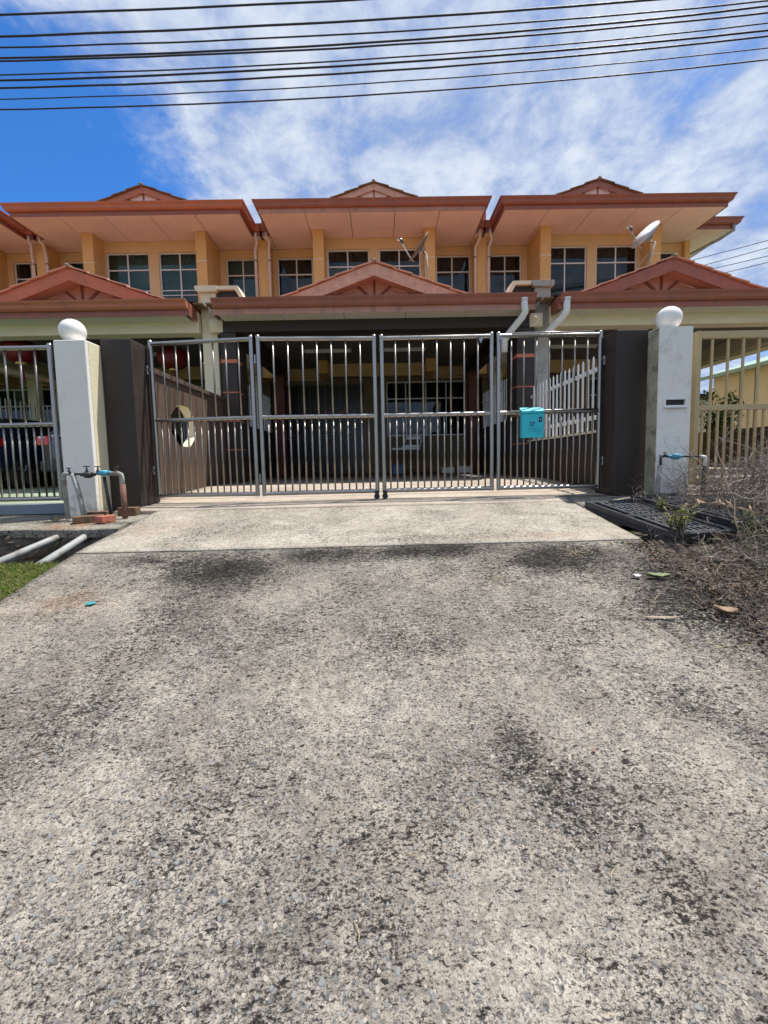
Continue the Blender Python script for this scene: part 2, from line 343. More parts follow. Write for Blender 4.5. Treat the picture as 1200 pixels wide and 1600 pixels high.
def concrete(name, fleck, stone, base1, base2, stains, bumps=.5):
    m, nt, P, N, L = newmat(name)
    tc = N('ShaderNodeTexCoord'); co = tc.outputs['Object']
    def S(a, b): return mth(N, L, 'SUBTRACT', a, b)
    def A(a, b): return mth(N, L, 'ADD', a, b)
    def X(a, b): return mth(N, L, 'MULTIPLY', a, b)
    nb = tex(N, L, co, scale=1.1, det=9, rough=.72, dist=.3).outputs['Fac']; nf = tex(N, L, co, scale=24, det=5, rough=.7).outputs['Fac']; ng = tex(N, L, co, scale=210, det=2, rough=.7).outputs['Fac']
    nm = tex(N, L, co, scale=4.5, det=7, rough=.74, sc=(.7, 1, 1), off=(8, 3, 0)).outputs['Fac']
    c = ramp(N, L, nb, [(.34, base1), (.64, base2)])
    # worn film of grime, broad and irregular, lets the cream cement show through in patches
    film = mrange(N, L, A(X(nm, .45), X(nf, .55)), .43, .63, 0, .62 * fleck)
    c = mixc(N, L, film, c, tuple(x * .44 for x in base1))
    c = mixc(N, L, mrange(N, L, ng, .42, .62, 0, .5), c, tuple(x * .42 for x in base1))
    # exposed aggregate, three sizes
    wv = N('ShaderNodeVectorMath'); wv.operation = 'MULTIPLY_ADD'; nw = tex(N, L, co, scale=40, det=3)
    L(nw.outputs['Color'], wv.inputs[0]); wv.inputs[1].default_value = (.03, .03, .03); L(co, wv.inputs[2])
    pres = tex(N, L, co, scale=3.1, det=6, rough=.7, off=(5, 2, 0)).outputs['Fac']; pr = mrange(N, L, pres, .36, .56, .25, 1)
    h = None
    for k, (sc, th, rad) in enumerate(((44, .60, .40), (75, .45, .44), (130, .42, .46))):
        v = tex(N, L, wv.outputs[0], 'F1', scale=sc, off=(k * 1.3, k * .7, 0)); rs = N('ShaderNodeSeparateColor'); L(v.outputs['Color'], rs.inputs[0])
        mk = X(X(mrange(N, L, rs.outputs[0], th, th + .03), mrange(N, L, v.outputs['Distance'], rad, rad - .10)), X(pr, stone))
        scol = ramp(N, L, rs.outputs[1], [(0, (.07, .07, .067)), (.35, (.14, .135, .125)), (.6, (.17, .175, .178)), (.85, (.24, .215, .185)), (1, (.36, .33, .29))])
        c = mixc(N, L, X(mk, .85), c, scol); h = mk if h is None else A(h, mk)
    # stains
    dark = None; rust = None
    for (x, y, rx, ry, amt) in stains:
        vm = N('ShaderNodeMapping'); vm.vector_type = 'TEXTURE'; vm.inputs['Location'].default_value = (x, y, 0); vm.inputs['Scale'].default_value = (rx, ry, 50); L(co, vm.inputs[0])
        ln = N('ShaderNodeVectorMath'); ln.operation = 'LENGTH'; L(vm.outputs[0], ln.inputs[0])
        f = mrange(N, L, ln.outputs['Value'], 1.5, .1, 0, abs(amt))
        if amt > 0: dark = f if dark is None else mth(N, L, 'MAXIMUM', dark, f)
        else: rust = f if rust is None else mth(N, L, 'MAXIMUM', rust, f)
    if rust is not None: c = mixc(N, L, X(rust, mrange(N, L, nm, .35, .6, .2, 1)), c, (.34, .17, .08))
    if dark is not None:
        c = mixc(N, L, mrange(N, L, A(dark, X(S(nm, .5), 1.7)), .50, 1.2, 0, .78), c, (.075, .066, .056))
    # black algae: thin crusts and hair-thin veins that gather in patches
    patch = tex(N, L, co, scale=1.7, det=8, rough=.72, off=(3, 5, 0)).outputs['Fac']
    gath = X(S(patch, .5), .22)
    if dark is not None: gath = A(gath, X(dark, .085))
    for (sc, s3, lo, off, k) in ((58, (.6, 1.2, 1), .556, (0, 0, 0), .95), (125, (.7, 1.1, 1), .532, (4, 4, 0), .85), (24, (.65, 1.15, 1), .625, (9, 1, 0), .92)):
        n = tex(N, L, co, scale=sc, det=6, rough=.74, sc=s3, off=off, dist=.3).outputs['Fac']
        f = mrange(N, L, A(n, gath), lo + .05 - .05 * fleck, lo + .10 - .05 * fleck, 0, k)
        c = mixc(N, L, f, c, (.016, .0148, .013)); h = S(h, f)
    for (sc, off, wd) in ((16, (2, 2, 0), .018), (34, (7, 5, 0), .026)):
        n = tex(N, L, co, scale=sc, det=6, rough=.62, sc=(.55, 1.25, 1), off=off, dist=.6).outputs['Fac']
        rid = mth(N, L, 'ABSOLUTE', S(n, .5)); f = X(mrange(N, L, rid, wd, wd * .3), mrange(N, L, A(gath, X(S(pres, .5), .3)), -.07, .12, 0, .8 * fleck))
        c = mixc(N, L, f, c, (.018, .0165, .015))
    L(c, P.inputs['Base Color']); P.inputs['Roughness'].default_value = .95; P.inputs['Specular IOR Level'].default_value = .12
    b = N('ShaderNodeBump'); b.inputs['Strength'].default_value = bumps; b.inputs['Distance'].default_value = .02
    L(A(nf, X(ng, .35)), b.inputs['Height']); L(b.outputs[0], P.inputs['Normal'])
    return m
M['drive'] = concrete('weathered_drive_concrete', 1.1, 1.0, (.31, .272, .225), (.52, .472, .395),
                      [(-1.15, 3.0, .55, .34, 1.0), (-.45, 3.22, .7, .16, .9), (.45, 3.24, .9, .15, .9), (1.3, 3.05, .65, .32, 1.0), (-1.2, 2.3, .6, .5, .2), (-1.9, 3.2, .4, .12, .6), (2.0, 2.6, .5, .7, .9),
                       (-2.1, 2.65, .5, .2, -.3), (.52, 1.55, .10, .16, .62), (.62, 1.28, .10, .17, .5), (.85, 1.04, .12, .12, .5), (1.35, 1.75, .35, .18, .35)])
M['apron'] = concrete('pale_apron_concrete', .82, .35, (.42, .37, .30), (.62, .565, .475), [(-2.1, 4.0, .4, .25, -.2), (-.6, 4.8, 1.1, .12, .5), (.9, 4.7, 1.0, .1, .45), (.4, 3.5, .7, .1, .45), (1.5, 3.5, .6, .12, -.25), (-1.3, 3.9, .8, .25, .32)], .35)
M['ledge'] = concrete('mossy_ledge_concrete', .85, .4, (.34, .31, .25), (.52, .48, .40), [(-3.6, 4.3, .5, .15, .6), (-3.0, 4.08, .32, .14, -1.0), (-2.6, 4.15, .3, .08, .6), (3.6, 4.4, .8, .3, .5)], .5)
M['floor'] = concrete('porch_floor', .3, .2, (.52, .43, .34), (.64, .55, .45), [], .2)
M['drainwall'] = stained('mossy_drain_concrete', (.16, .13, .10), (.028, .028, .022), .8, scale=5)
M['drainrock'] = pm('mossy_drain_rock', (.13, .105, .078), .6, 7, .9, bump=.8, bscale=25, stain=(.018, .018, .013), samt=.6, sscale=7)
M['draindirt'] = pm('drain_mud', (.10, .075, .05), .35, 8, .9, bump=.8, bscale=14, stain=(.03, .03, .022), samt=.5, sscale=6)
M['greenfloor'] = pm('green_tile_floor', (.30, .36, .25), .1, 4, .5, stain=(.2, .22, .16), samt=.2)
M['soil'] = pm('litter_soil', (.085, .065, .048), .4, 14, .95, bump=.9, bscale=30, stain=(.03, .026, .02), samt=.5, sscale=6)
M['ground'] = pm('grassy_ground', (.10, .13, .05), .3, 3, .95, bump=.6, bscale=20, stain=(.14, .11, .07), samt=.3, sscale=1)
M['asphalt'] = pm('asphalt', (.055, .055, .055), .2, 40, .9, bump=.5, bscale=90)

def varied(name, cols, rough=.7, trans=0.0):
    m, nt, P, N, L = newmat(name)
    g = N('ShaderNodeNewGeometry'); c = ramp(N, L, g.outputs['Random Per Island'], [(i / (len(cols) - 1), cc) for i, cc in enumerate(cols)])
    L(c, P.inputs['Base Color']); P.inputs['Roughness'].default_value = rough; P.inputs['Specular IOR Level'].default_value = .3
    if trans:
        out = nt.nodes['Material Output']; t = N('ShaderNodeBsdfTranslucent'); L(c, t.inputs[0]); ms = N('ShaderNodeMixShader'); ms.inputs[0].default_value = trans
        L(P.outputs[0], ms.inputs[1]); L(t.outputs[0], ms.inputs[2]); L(ms.outputs[0], out.inputs[0])
    return m
M['pebble'] = varied('aggregate_stone', [(.08, .08, .078), (.17, .165, .15), (.20, .21, .215), (.26, .24, .21), (.38, .34, .28)], .75)
M['grass'] = varied('grass_blades', [(.13, .20, .035), (.22, .30, .06), (.34, .36, .11), (.42, .37, .17)], .6, .3)
M['twig'] = varied('dry_twigs', [(.10, .075, .055), (.22, .18, .15), (.36, .32, .28), (.17, .12, .08), (.45, .41, .36)], .85)
M['litter'] = varied('dead_leaves', [(.03, .022, .017), (.10, .065, .04), (.22, .15, .09), (.05, .035, .025), (.04, .03, .022), (.34, .28, .20)], .8, .1)
M['leaf'] = varied('green_leaves', [(.035, .07, .015), (.06, .12, .02), (.12, .19, .035), (.20, .24, .06)], .55, .3)
M['leaf_y'] = varied('yellow_green_leaves', [(.16, .22, .03), (.26, .32, .05), (.30, .24, .06), (.10, .16, .03)], .55, .3)
M['leaf_dark'] = varied('dark_leaves', [(.02, .045, .012), (.035, .07, .02), (.06, .10, .03)], .5, .25)
M['brushleaf'] = varied('brush_leaves', [(.05, .04, .025), (.12, .09, .055), (.07, .09, .035), (.12, .14, .05), (.17, .14, .09), (.05, .065, .03), (.16, .18, .08)], .7, .25)
M['straw'] = varied('straw', [(.42, .33, .19), (.55, .46, .28), (.30, .22, .12)], .8)
M['stem'] = pm('plant_stem', (.10, .08, .05), .2, 12, .9)

# ------------------------------------------------------------------ the ground, drain, drive
def gz(y):
    if y > 4.83: return min(.11, max(0, (y - 5.0) / 2.3 * .11))
    if y > 3.34: return -.15 * (4.83 - y)
    return max(-.2235 - .24 * (3.34 - y), -1.36)
def sheet(name, xs, prof, mat, kind='structure', wob=0, thick=0):
    mb = MB(); nx, ny = len(xs), len(prof)
    for (y, z) in prof:
        for x in xs:
            w = wob * noise.noise(Vector((x * 2.3, y * 2.3, .3))) + wob * .5 * noise.noise(Vector((x * 9, y * 9, 5))) if wob else 0
            mb.v.append((x, y, z + w))
    for j in range(ny - 1):
        for i in range(nx - 1): mb.f.append((j * nx + i, j * nx + i + 1, (j + 1) * nx + i + 1, (j + 1) * nx + i))
    if thick:
        b = len(mb.v); ring = [i for i in range(nx)] + [j * nx + nx - 1 for j in range(1, ny)] + [(ny - 1) * nx + i for i in range(nx - 2, -1, -1)] + [j * nx for j in range(ny - 2, 0, -1)]
        for i in ring: v = mb.v[i]; mb.v.append((v[0], v[1], v[2] - thick))
        for k in range(len(ring)): mb.f.append((ring[k], b + k, b + (k + 1) % len(ring), ring[(k + 1) % len(ring)]))
    o = mb.build(name, mat, smooth=False); 
    for p in o.data.polygons: p.use_smooth = abs(p.normal.z) > .7
    tag(o, kind=kind); return o
def frange(a, b, s):
    n = max(1, round((b - a) / s)); return [a + (b - a) * i / n for i in range(n + 1)]
# the earth: one sheet to the horizon, dipping into the drain channel
earth = [(-400, -1.45), (-1.4, -1.45), (-.2, -1.13), (3.0, -.36), (3.22, -.32), (3.24, -.80), (3.98, -.80), (4.0, -.32), (4.6, -.32), (5.0, -.12), (40, -.08), (600, 2.0)]
sheet('ground', [-400, -60, -12, -6, -2.4, 2.1, 6, 12, 60, 400], earth, M['ground'])
sheet('road', [-60, 60], [(-9, -1.415), (-1.45, -1.415)], M['asphalt'], thick=.05)
sheet('driveway', frange(-2.47, 2.15, .06), [(y, gz(y)) for y in frange(-1.6, 3.335, .06)], M['drive'], wob=.006, thick=.14)
sheet('apron', frange(-2.47, 2.15, .06), [(y, gz(y) + .004) for y in frange(3.345, 4.62, .06)], M['apron'], wob=.005, thick=.14)
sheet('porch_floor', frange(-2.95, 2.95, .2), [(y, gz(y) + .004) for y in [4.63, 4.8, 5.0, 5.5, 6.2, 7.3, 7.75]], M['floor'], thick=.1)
sheet('porch_tiles_shaded', frange(-2.95, 2.95, .2), [(7.755, .118), (9, .118), (13.03, .118)], M['shadetile'], thick=.1)  # rear floor, its darker colour painting the shade under the roof
sheet('walkway', frange(-9.4, -2.475, .12), [(y, z) for y, z in [(3.93, -.115), (4.0, -.10), (4.1, -.095), (4.3, -.085), (4.6, -.065), (4.95, -.045)]], M['ledge'], wob=.014, thick=.07)
sheet('walkway_right', frange(2.155, 9.4, .12), [(4.3, -.07), (4.5, -.03), (4.7, -.0), (4.95, .01)], M['ledge'], wob=.008, thick=.2)
sheet('left_porch_floor', [-9.3, -3.2], [(4.96, .0), (8.0, .08), (13.3, .10)], M['greenfloor'], thick=.1)
sheet('right_porch_floor', [3.3, 9.3], [(4.96, .04), (7.0, .10), (13.3, .12)], M['floor'], thick=.1)
def drain():
    mb = MB()
    # rough far wall of the open drain below the walkway, in uneven blocks
    o = Thing('drain', None, None, (-5, 3.6, -.8)); tag(o.o, kind='structure'); o.o.pop('category', None)
    x = -9.3
    far = MB(); nx = 60
    xs = frange(-9.3, -2.3, .05); zs = frange(-.82, -.15, .035)
    for z in zs:
        for xx in xs: far.v.append((xx, 3.96 + .13 * abs(noise.noise(Vector((xx * 3.4, z * 6, 0)))) - .05 + .035 * noise.noise(Vector((xx * 13, z * 15, 3))), z))
    for j in range(len(zs) - 1):
        for i in range(len(xs) - 1): a = j * len(xs) + i; far.f.append((a, a + 1, a + 1 + len(xs), a + len(xs)))
    o.part(far, 'drain_wall', M['drainrock'], smooth=False)
    near = MB().box(-9.3, -2.3, 3.16, 3.235, -.82, -.315); o.part(near, 'drain_kerb', M['drainwall'], bevel=.02)
    bed = MB(); ys = frange(3.235, 3.92, .08)
    for y in ys:
        for xx in xs: bed.v.append((xx, y, -.74 + .05 * noise.noise(Vector((xx * 2, y * 6, 0)))))
    for j in range(len(ys) - 1):
        for i in range(len(xs) - 1): a = j * len(xs) + i; bed.f.append((a, a + 1, a + 1 + len(xs), a + len(xs)))
    o.part(bed, 'drain_bed', M['draindirt'], smooth=True)
    for (x0, x1, r, hz) in ((-4.15, -3.62, .05, -.34), (-2.75, -2.52, .06, -.33)):
        pass
drain()

# pebbles proud of the concrete close to the lens
def pebbles():
    mb = MB(); rnd = random.Random(3)
    for i in range(5200):
        y = .55 + (rnd.random() ** 1.25) * 2.1; hw = min(2.0, .95 * y + .25); x = rnd.uniform(-hw, hw)
        if noise.noise(Vector((x * 1.7, y * 1.7, 9))) < -.25 + .3 * rnd.random(): continue
        r = rnd.uniform(.003, .0095) * (1.35 if rnd.random() < .15 else 1); n = rnd.choice((5, 6, 7)); a0 = rnd.random() * 6.28; ex = rnd.uniform(.6, 1)
        ang = rnd.random() * 3.14; z = gz(y) + .006 * noise.noise(Vector((x * 2.3, y * 2.3, .3))) + .003 * noise.noise(Vector((x * 9, y * 9, 5)))
        b = len(mb.v); ca, sa = math.cos(ang), math.sin(ang)
        for rr, dz in ((1, -.002), (.72, .0016)):
            for k in range(n):
                q = a0 + 2 * PI * k / n; jr = r * rr * (1 + .22 * math.sin(k * 2.7 + a0)); px, py = jr * math.cos(q), jr * math.sin(q) * ex
                px, py = px * ca - py * sa, px * sa + py * ca; mb.v.append((x + px, y + py, z + dz + .24 * py * (1 if y < 3.34 else .6)))
        mb.f.append(tuple(b + n + k for k in range(n)))
        for k in range(n): mb.f.append((b + k, b + (k + 1) % n, b + n + (k + 1) % n, b + n + k))
    o = mb.build('aggregate_stones', M['pebble'], fix=False); tag(o, 'small grey stones worn proud of the driveway concrete', 'gravel', kind='stuff')
pebbles()

# ------------------------------------------------------------------ houses
SL = .36
GUT = [(0, 0), (.05, 0), (.085, .035), (.095, .09), (.13, .135), (.135, .16), (.115, .16), (.108, .14), (0, .13)]
def height_roof(fn, x0, x1, y0, y1, st=.1):
    mb = MB(); xs = frange(x0, x1, st); ys = frange(y0, y1, st); nx = len(xs); skip = set()
    for y in ys:
        for x in xs:
            z = fn(x, y); mb.v.append((x, y, 7.0 if z is None else z)); bad = z is None; skip.add(len(mb.v) - 1) if bad else None
    for j in range(len(ys) - 1):
        for i in range(nx - 1):
            q = (j * nx + i, j * nx + i + 1, (j + 1) * nx + i + 1, (j + 1) * nx + i)
            if not any(k in skip for k in q): mb.f.append(q)
    return mb
def gablet(T, roof, cx, Y, zp, half, mats, deep, bw, tilelen, ztrim, battens, tiles=True):
    """gable end: two barge boards, raked soffit, recessed panel with sunburst battens, verge tiles and ridge cap"""
    board, panel, btn, tl, cap, sof = mats; zb = zp - SL * half; sec = math.sqrt(1 + SL * SL)
    for sg in (-1, 1):
        pts = [(cx, zp), (cx + sg * half, zb), (cx + sg * half, zb - bw), (cx, zp - bw)]
        T.part(MB().prism(pts, Y, Y + .03), 'barge_board', board)
        n = 3
        for k in range(n):
            a = half * k / n + .004; b = half * (k + 1) / n - .004
            T.part(MB().prism([(cx + sg * a, zp - SL * a - bw * .8), (cx + sg * b, zp - SL * b - bw * .8), (cx + sg * b, zp - SL * b - bw * .8 + .012), (cx + sg * a, zp - SL * a - bw * .8 + .012)], Y + .031, Y + deep), 'gable_soffit_board', sof)
        if tiles:
            d = 0; L_ = half * sec; k = 0
            while d < L_:
                e = min(d + tilelen, L_); xa = cx + sg * d / sec; za = zp - SL * d / sec; xb = cx + sg * (e + .02) / sec; zb_ = zp - SL * (e + .02) / sec
                jt = random.uniform(-.006, .006)
                T.part(MB().prism([(xa, za + .012 + jt), (xb, zb_ + .036 + jt), (xb, zb_ + .062 + jt), (xa, za + .03 + jt)], Y - .05 + jt, Y + deep + .2), 'tile', tl, parent=roof)
                d = e; k += 1
    T.part(MB().tube([(cx, Y - .055, zp + .03), (cx, Y + 1.2, zp + .03)], .05, 10), 'ridge_cap', cap, parent=roof, smooth=True)
    P = T.part(MB().prism([(cx - half, zb - bw), (cx + half, zb - bw), (cx, zp - bw * .8)], Y + deep, Y + deep + .04), 'gable_panel', panel)
    for (x0, z0, x1, z1, w) in battens:
        mbb = MB().beam((cx + x0, Y + deep - .012, z0), (cx + x1, Y + deep - .012, z1), .02, w, up=(0, 0, 1) if abs(x1 - x0) > .02 else (1, 0, 0))
        T.part(mbb, 'batten', btn, parent=P)
def window(T, x0, x1, z0, z1, Y, trans, mull, curtain=None, low=False, fr=.035):
    mb = MB()
    for a, b in ((x0, x0 + fr), (x1 - fr, x1)): mb.box(a, b, Y, Y + .05, z0, z1)
    mb.box(x0 + fr, x1 - fr, Y, Y + .05, z1 - fr, z1); mb.box(x0 + fr, x1 - fr, Y, Y + .05, z0, z0 + fr)
    mb.box(x0 + fr, x1 - fr, Y + .002, Y + .048, trans - fr / 2, trans + fr / 2)
    for m_ in mull:
        mb.box(m_ - fr / 2, m_ + fr / 2, Y + .004, Y + .046, z0 + fr, trans - fr / 2); mb.box(m_ - fr / 2, m_ + fr / 2, Y + .004, Y + .046, trans + fr / 2, z1 - fr)
    if low: mb.box(x0 + fr, x1 - fr, Y + .006, Y + .044, low, low + .025); mb.box(x0 + fr, x1 - fr, Y + .006, Y + .044, low - .13, low - .11)
    W = T.part(mb, 'window', M['alu'])
    xs = [x0 + fr] + [v for m_ in mull for v in (m_ - fr / 2, m_ + fr / 2)] + [x1 - fr]
    for i in range(0, len(xs), 2):
        for za, zb in ((z0 + fr, trans - fr / 2), (trans + fr / 2, z1 - fr)):
            T.part(MB().add([(xs[i], Y + .025, za), (xs[i + 1], Y + .025, za), (xs[i + 1], Y + .025, zb), (xs[i], Y + .025, zb)], [(0, 1, 2, 3)]), 'pane', M['glass'], parent=W)
    if curtain:
        c = MB(); n = int((x1 - x0) / .02); b = 0
        for i in range(n + 1):
            x = x0 + (x1 - x0) * i / n; y = Y + .16 + .022 * math.sin(x * 60 + math.sin(x * 17) * 2) + .012 * math.sin(x * 131)
            c.v += [(x, y, z0 - .1), (x, y - .005, z1 + .05)]
        for i in range(n): c.f.append((2 * i, 2 * i + 2, 2 * i + 3, 2 * i + 1))
        T.part(c, 'curtain', curtain, parent=W, smooth=True)
    return W

def house(xc, label, style, group='terraced houses in the row', gx=0.0, full=True, corner=False):
    T = Thing('terraced_house', label, 'house', (xc, 12, 0), group)
    fas = M[style['fascia']]; brd = M[style['board']]; X = lambda v: xc + v
    HW = 2.905
    # ---- upper walls
    T.part(MB().wall(X(-1.37), X(1.42), 3.0, 6.875, 12.48, 12.64, [(X(-1.335), X(-.125), 5.1, 6.575), (X(.155), X(1.355), 5.1, 6.575)]), 'upper_wall', M['peach'])
    lw = (-2.90, -1.84); rw = (1.88, 2.92)
    T.part(MB().wall(X(-3.03), X(-1.67), 3.0, 6.875, 13.04, 13.20, [(X(lw[0]), X(lw[1]), 5.1, 6.63)]), 'upper_wall', M['peach'])
    T.part(MB().wall(X(1.71), X(3.03), 3.0, 6.875, 13.04, 13.20, [(X(rw[0]), X(rw[1]), 5.1, 6.63)]), 'upper_wall', M['peach'])
    for a, b in ((-1.67, -1.37), (1.42, 1.71)):
        p = T.part(MB().box(X(a), X(b), 12.0, 13.2, 3.0, 6.873), 'pier', M['pier'], bevel=.006)
        T.part(MB().box(X(a) - .004, X(b) + .004, 11.996, 12.46, 6.085, 6.11), 'groove_band', M['band'], parent=p)
    p = T.part(MB().box(X(-3.33), X(-3.035), 12.5, 13.2, 3.0, 6.873), 'pier', M['pier'], bevel=.006)
    if corner: T.part(MB().box(X(3.035), X(3.2), 12.9, 13.2, 0, 6.873), 'pier', M['pier'], bevel=.006)
    cur = M[style['curtain']]
    window(T, X(-1.335), X(-.125), 5.1, 6.575, 12.53, 6.11, [X(-.75)], cur, low=style.get('low'))
    window(T, X(.155), X(1.355), 5.1, 6.575, 12.53, 6.11, [X(.74)], cur, low=style.get('low'))
    window(T, X(lw[0]), X(lw[1]), 5.1, 6.63, 13.09, 6.16, [X(-2.33)], cur)
    window(T, X(rw[0]), X(rw[1]), 5.1, 6.63, 13.09, 6.16, [X(2.37)], cur)
    # ---- shell behind
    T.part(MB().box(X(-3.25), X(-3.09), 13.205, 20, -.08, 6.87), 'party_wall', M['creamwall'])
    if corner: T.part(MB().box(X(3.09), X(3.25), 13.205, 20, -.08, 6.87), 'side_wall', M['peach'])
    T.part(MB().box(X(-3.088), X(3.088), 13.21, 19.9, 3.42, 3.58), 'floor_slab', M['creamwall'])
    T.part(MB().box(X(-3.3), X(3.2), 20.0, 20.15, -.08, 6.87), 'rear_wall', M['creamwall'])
    # ---- soffit panels of the upper eaves
    sy = [(11.24, 11.975), (11.983, 13.035)]
    for r, (ya, yb) in enumerate(sy):
        e = frange(-2.90, 2.90, 1.2)
        for i in range(len(e) - 1):
            T.part(MB().box(X(e[i] + .008), X(e[i + 1] - .008), ya, yb, 6.88, 6.895), 'soffit_panel', M['soffit'])
    for a, b in ((-3.185, -2.905), (2.905, 3.185)):
        T.part(MB().box(X(a), X(b), 12.30, 13.035, 6.88, 6.895), 'soffit_panel', M['soffit'])
    # ---- upper gutter, fascia, roof
    right = [(X(HW), 12.30), (X(3.185), 12.30)] if not corner else [(X(HW), 12.30), (X(4.02), 12.30), (X(4.02), 20)]
    path = [(X(-3.185), 12.30), (X(-HW), 12.30), (X(-HW), 11.235), (X(HW), 11.235)] + right
    HWp = [(p[0], p[1]) for p in path]
    T.part(MB().sweep(HWp, [(0, 6.872), (.012, 6.872), (.012, 7.12), (0, 7.12)]), 'fascia_board', M[style['fascia2']])
    T.part(MB().sweep(HWp, [(d + .0125, z + 6.985) for d, z in GUT]), 'gutter', fas)
    if corner:
        for i in range(6):
            ya = 12.34 + i * 1.25
            T.part(MB().box(X(3.2), X(4.00), ya + (0 if i else -.03), ya + 1.24, 6.88, 6.895), 'soffit_panel', M['soffit'])
    gpx, gpY, gz_ = X(gx), 12.0, 8.06
    xr = 4.02 if corner else 3.19
    def fn(x, y):
        l = x - xc
        front = 7.12 + SL * (y - 11.2); side = 7.12 + SL * (HW + .03 - abs(l)); main = 7.12 + SL * (y - 12.27)
        z = max(min(front, side), main)
        if corner: z = min(z, 7.12 + SL * (4.03 - l)) if l > 2.9 else z
        z = min(z, 7.12 + SL * (21.5 - y)) if y > 12.5 else z
        if y >= 12.3: z = max(z, min(gz_ - SL * abs(x - gpx) - .02, 8.2))
        if y < 12.25 and abs(l) > HW + .06: return None
        return z
    rf = T.part(height_roof(fn, X(-3.19), X(xr), 11.2, 20.6, .12), 'roof', M['tile'])
    gablet(T, rf, gpx, gpY, gz_, 1.75, (M[style['board']], M['gablepale'], M['batten'], M['tile_old'], M['tile_old'], M['gablepanel']), .07, .165, .42, 7.2,
           [(0, 7.50, 0, 7.90, .035), (.10, 7.56, .42, 7.76, .03), (-.10, 7.56, -.42, 7.76, .03)])
    # party parapet between the roofs
    T.part(MB().box(X(-3.24), X(-3.0), 12.7, 16, 7.10, 7.66), 'parapet', M['fascia'])
    # ---- downpipes under the valley gutter
    for sx, k in ((-3.33, -1), (-2.99, 1)) if not style.get('nopipe') else ():
        xo = -3.185 + k * .195
        T.part(MB().tube([(X(sx + (0.03 if k < 0 else -.01)), 12.26, 6.95), (X(sx + (0.03 if k < 0 else -.01)), 12.26, 6.80), (X(sx + .05 * (1 if k < 0 else 1)), 12.31, 6.74), (X(xo), 12.44, 6.55), (X(xo), 12.46, 6.48), (X(xo), 12.46, 4.0)], .042, 10), 'downpipe', M['pvc_peach'], smooth=True)
        T.part(MB().tube([(X(xo), 12.46, 6.27), (X(xo), 12.46, 6.29)], .05, 10), 'pipe_clip', M['blackpaint'])
    # ---- porch: gutter, fascia, soffit, beam, ceiling, roof, gable
    zg = 3.295
    pw = 2.93
    path = [(X(-pw), 8.6), (X(-pw), 7.84), (X(pw), 7.84), (X(pw), 8.6)]
    T.part(MB().sweep(path, [(0, 3.185), (.012, 3.185), (.012, 3.42), (0, 3.42)]), 'fascia_board', M[style['fascia2']])
    T.part(MB().sweep([(X(-pw + .0), 7.84), (X(pw), 7.84)], [(d * .95 + .0125, z * .95 + zg) for d, z in GUT]), 'gutter', fas)
    e = frange(-2.86, 2.86, 1.2)
    for i in range(len(e) - 1):
        T.part(MB().box(X(e[i] + .005), X(e[i + 1] - .005), 7.845, 8.165, 3.187, 3.2), 'soffit_panel', M['soffit_g'])
    bm_ = M['dark'] if style.get('dark') else M['cream']
    T.part(MB().box(X(-2.96), X(2.96), 8.17, 8.45, 2.985, 3.37), 'porch_beam', bm_, bevel=.005)
    for s_ in (-1, 1):
        T.part(MB().box(X(s_ * 2.7), X(s_ * 2.94), 8.455, 13.0, 3.0, 3.35), 'porch_side_beam', bm_)
    ce = frange(-2.69, 2.69, 1.35); cy = frange(8.46, 13.02, 1.14)
    for i in range(len(ce) - 1):
        for j in range(len(cy) - 1):
            T.part(MB().box(X(ce[i] + .006), X(ce[i + 1] - .006), cy[j] + .006, cy[j + 1] - .006, 3.352, 3.364), 'ceiling_panel', M['ceil'])
    for a in (-1.22, .68):
        fx = T.part(MB().box(X(a - .6), X(a + .6), 10.86, 10.92, 3.30, 3.352), 'ceiling_light', M['white'])
        T.part(MB().tube([(X(a - .58), 10.89, 3.285), (X(a + .58), 10.89, 3.285)], .016, 8), 'tube_lamp', M['white'], parent=fx)
    gy, gzp = 9.02, 4.60
    gpx = X(style.get('pgx', 0))
    def fp(x, y):
        l = abs(x - xc)
        side = 3.42 + SL * (pw + .36 - abs(x - gpx))
        z = min(side, 3.43 + SL * (y - 7.82)) if y < gy + .50 else side
        return min(z, gzp - .02)
    prf = T.part(height_roof(fp, X(-pw - .02), X(pw + .02), 7.82, 13.0, .12), 'porch_roof', M['tile'])
    T.part(MB().box(X(-pw), X(pw), 8.4, 13.0, 3.372, 3.40), 'porch_roof_deck', M['darkwood'])
    gablet(T, prf, gpx, gy, gzp, 2.55, (brd, M['gablepanel'], M['batten'], M['tile_edge'], M['tile_old'], M['gablepanel']), .38, .25, .42, 3.6,
           [(0, 4.02, 0, 4.44, .05), (.10, 4.06, .40, 4.31, .05), (-.10, 4.06, -.40, 4.31, .05)])
    # verge tile edge at the porch roof end, above the party column
    for s_ in (-1, 1):
        for k in range(2):
            T.part(MB().box(X(s_ * (pw + .02)), X(s_ * (pw + .2)), 7.98 + k * .3, 8.27 + k * .3, 3.44 + k * .05, 3.465 + k * .05), 'tile', M['tile_old'], parent=prf)
    # ---- lower front wall, door and window
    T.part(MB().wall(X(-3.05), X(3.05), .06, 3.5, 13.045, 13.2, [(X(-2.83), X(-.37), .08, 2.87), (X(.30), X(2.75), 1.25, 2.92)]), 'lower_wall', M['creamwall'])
    gr = MB()
    for z in (.55, 1.0, 1.7, 2.35, 3.05):
        for a, b in ((-3.04, -2.86), (-.34, .27), (2.78, 3.04)) if z > 1.25 and z < 2.9 else (((-3.04, -2.86), (-.34, 3.04)) if z < 2.9 else ((-3.04, 3.04),)):
            gr.box(X(a), X(b), 13.038, 13.046, z, z + .014)
    T.part(gr, 'groove_line', M['darkwood'])
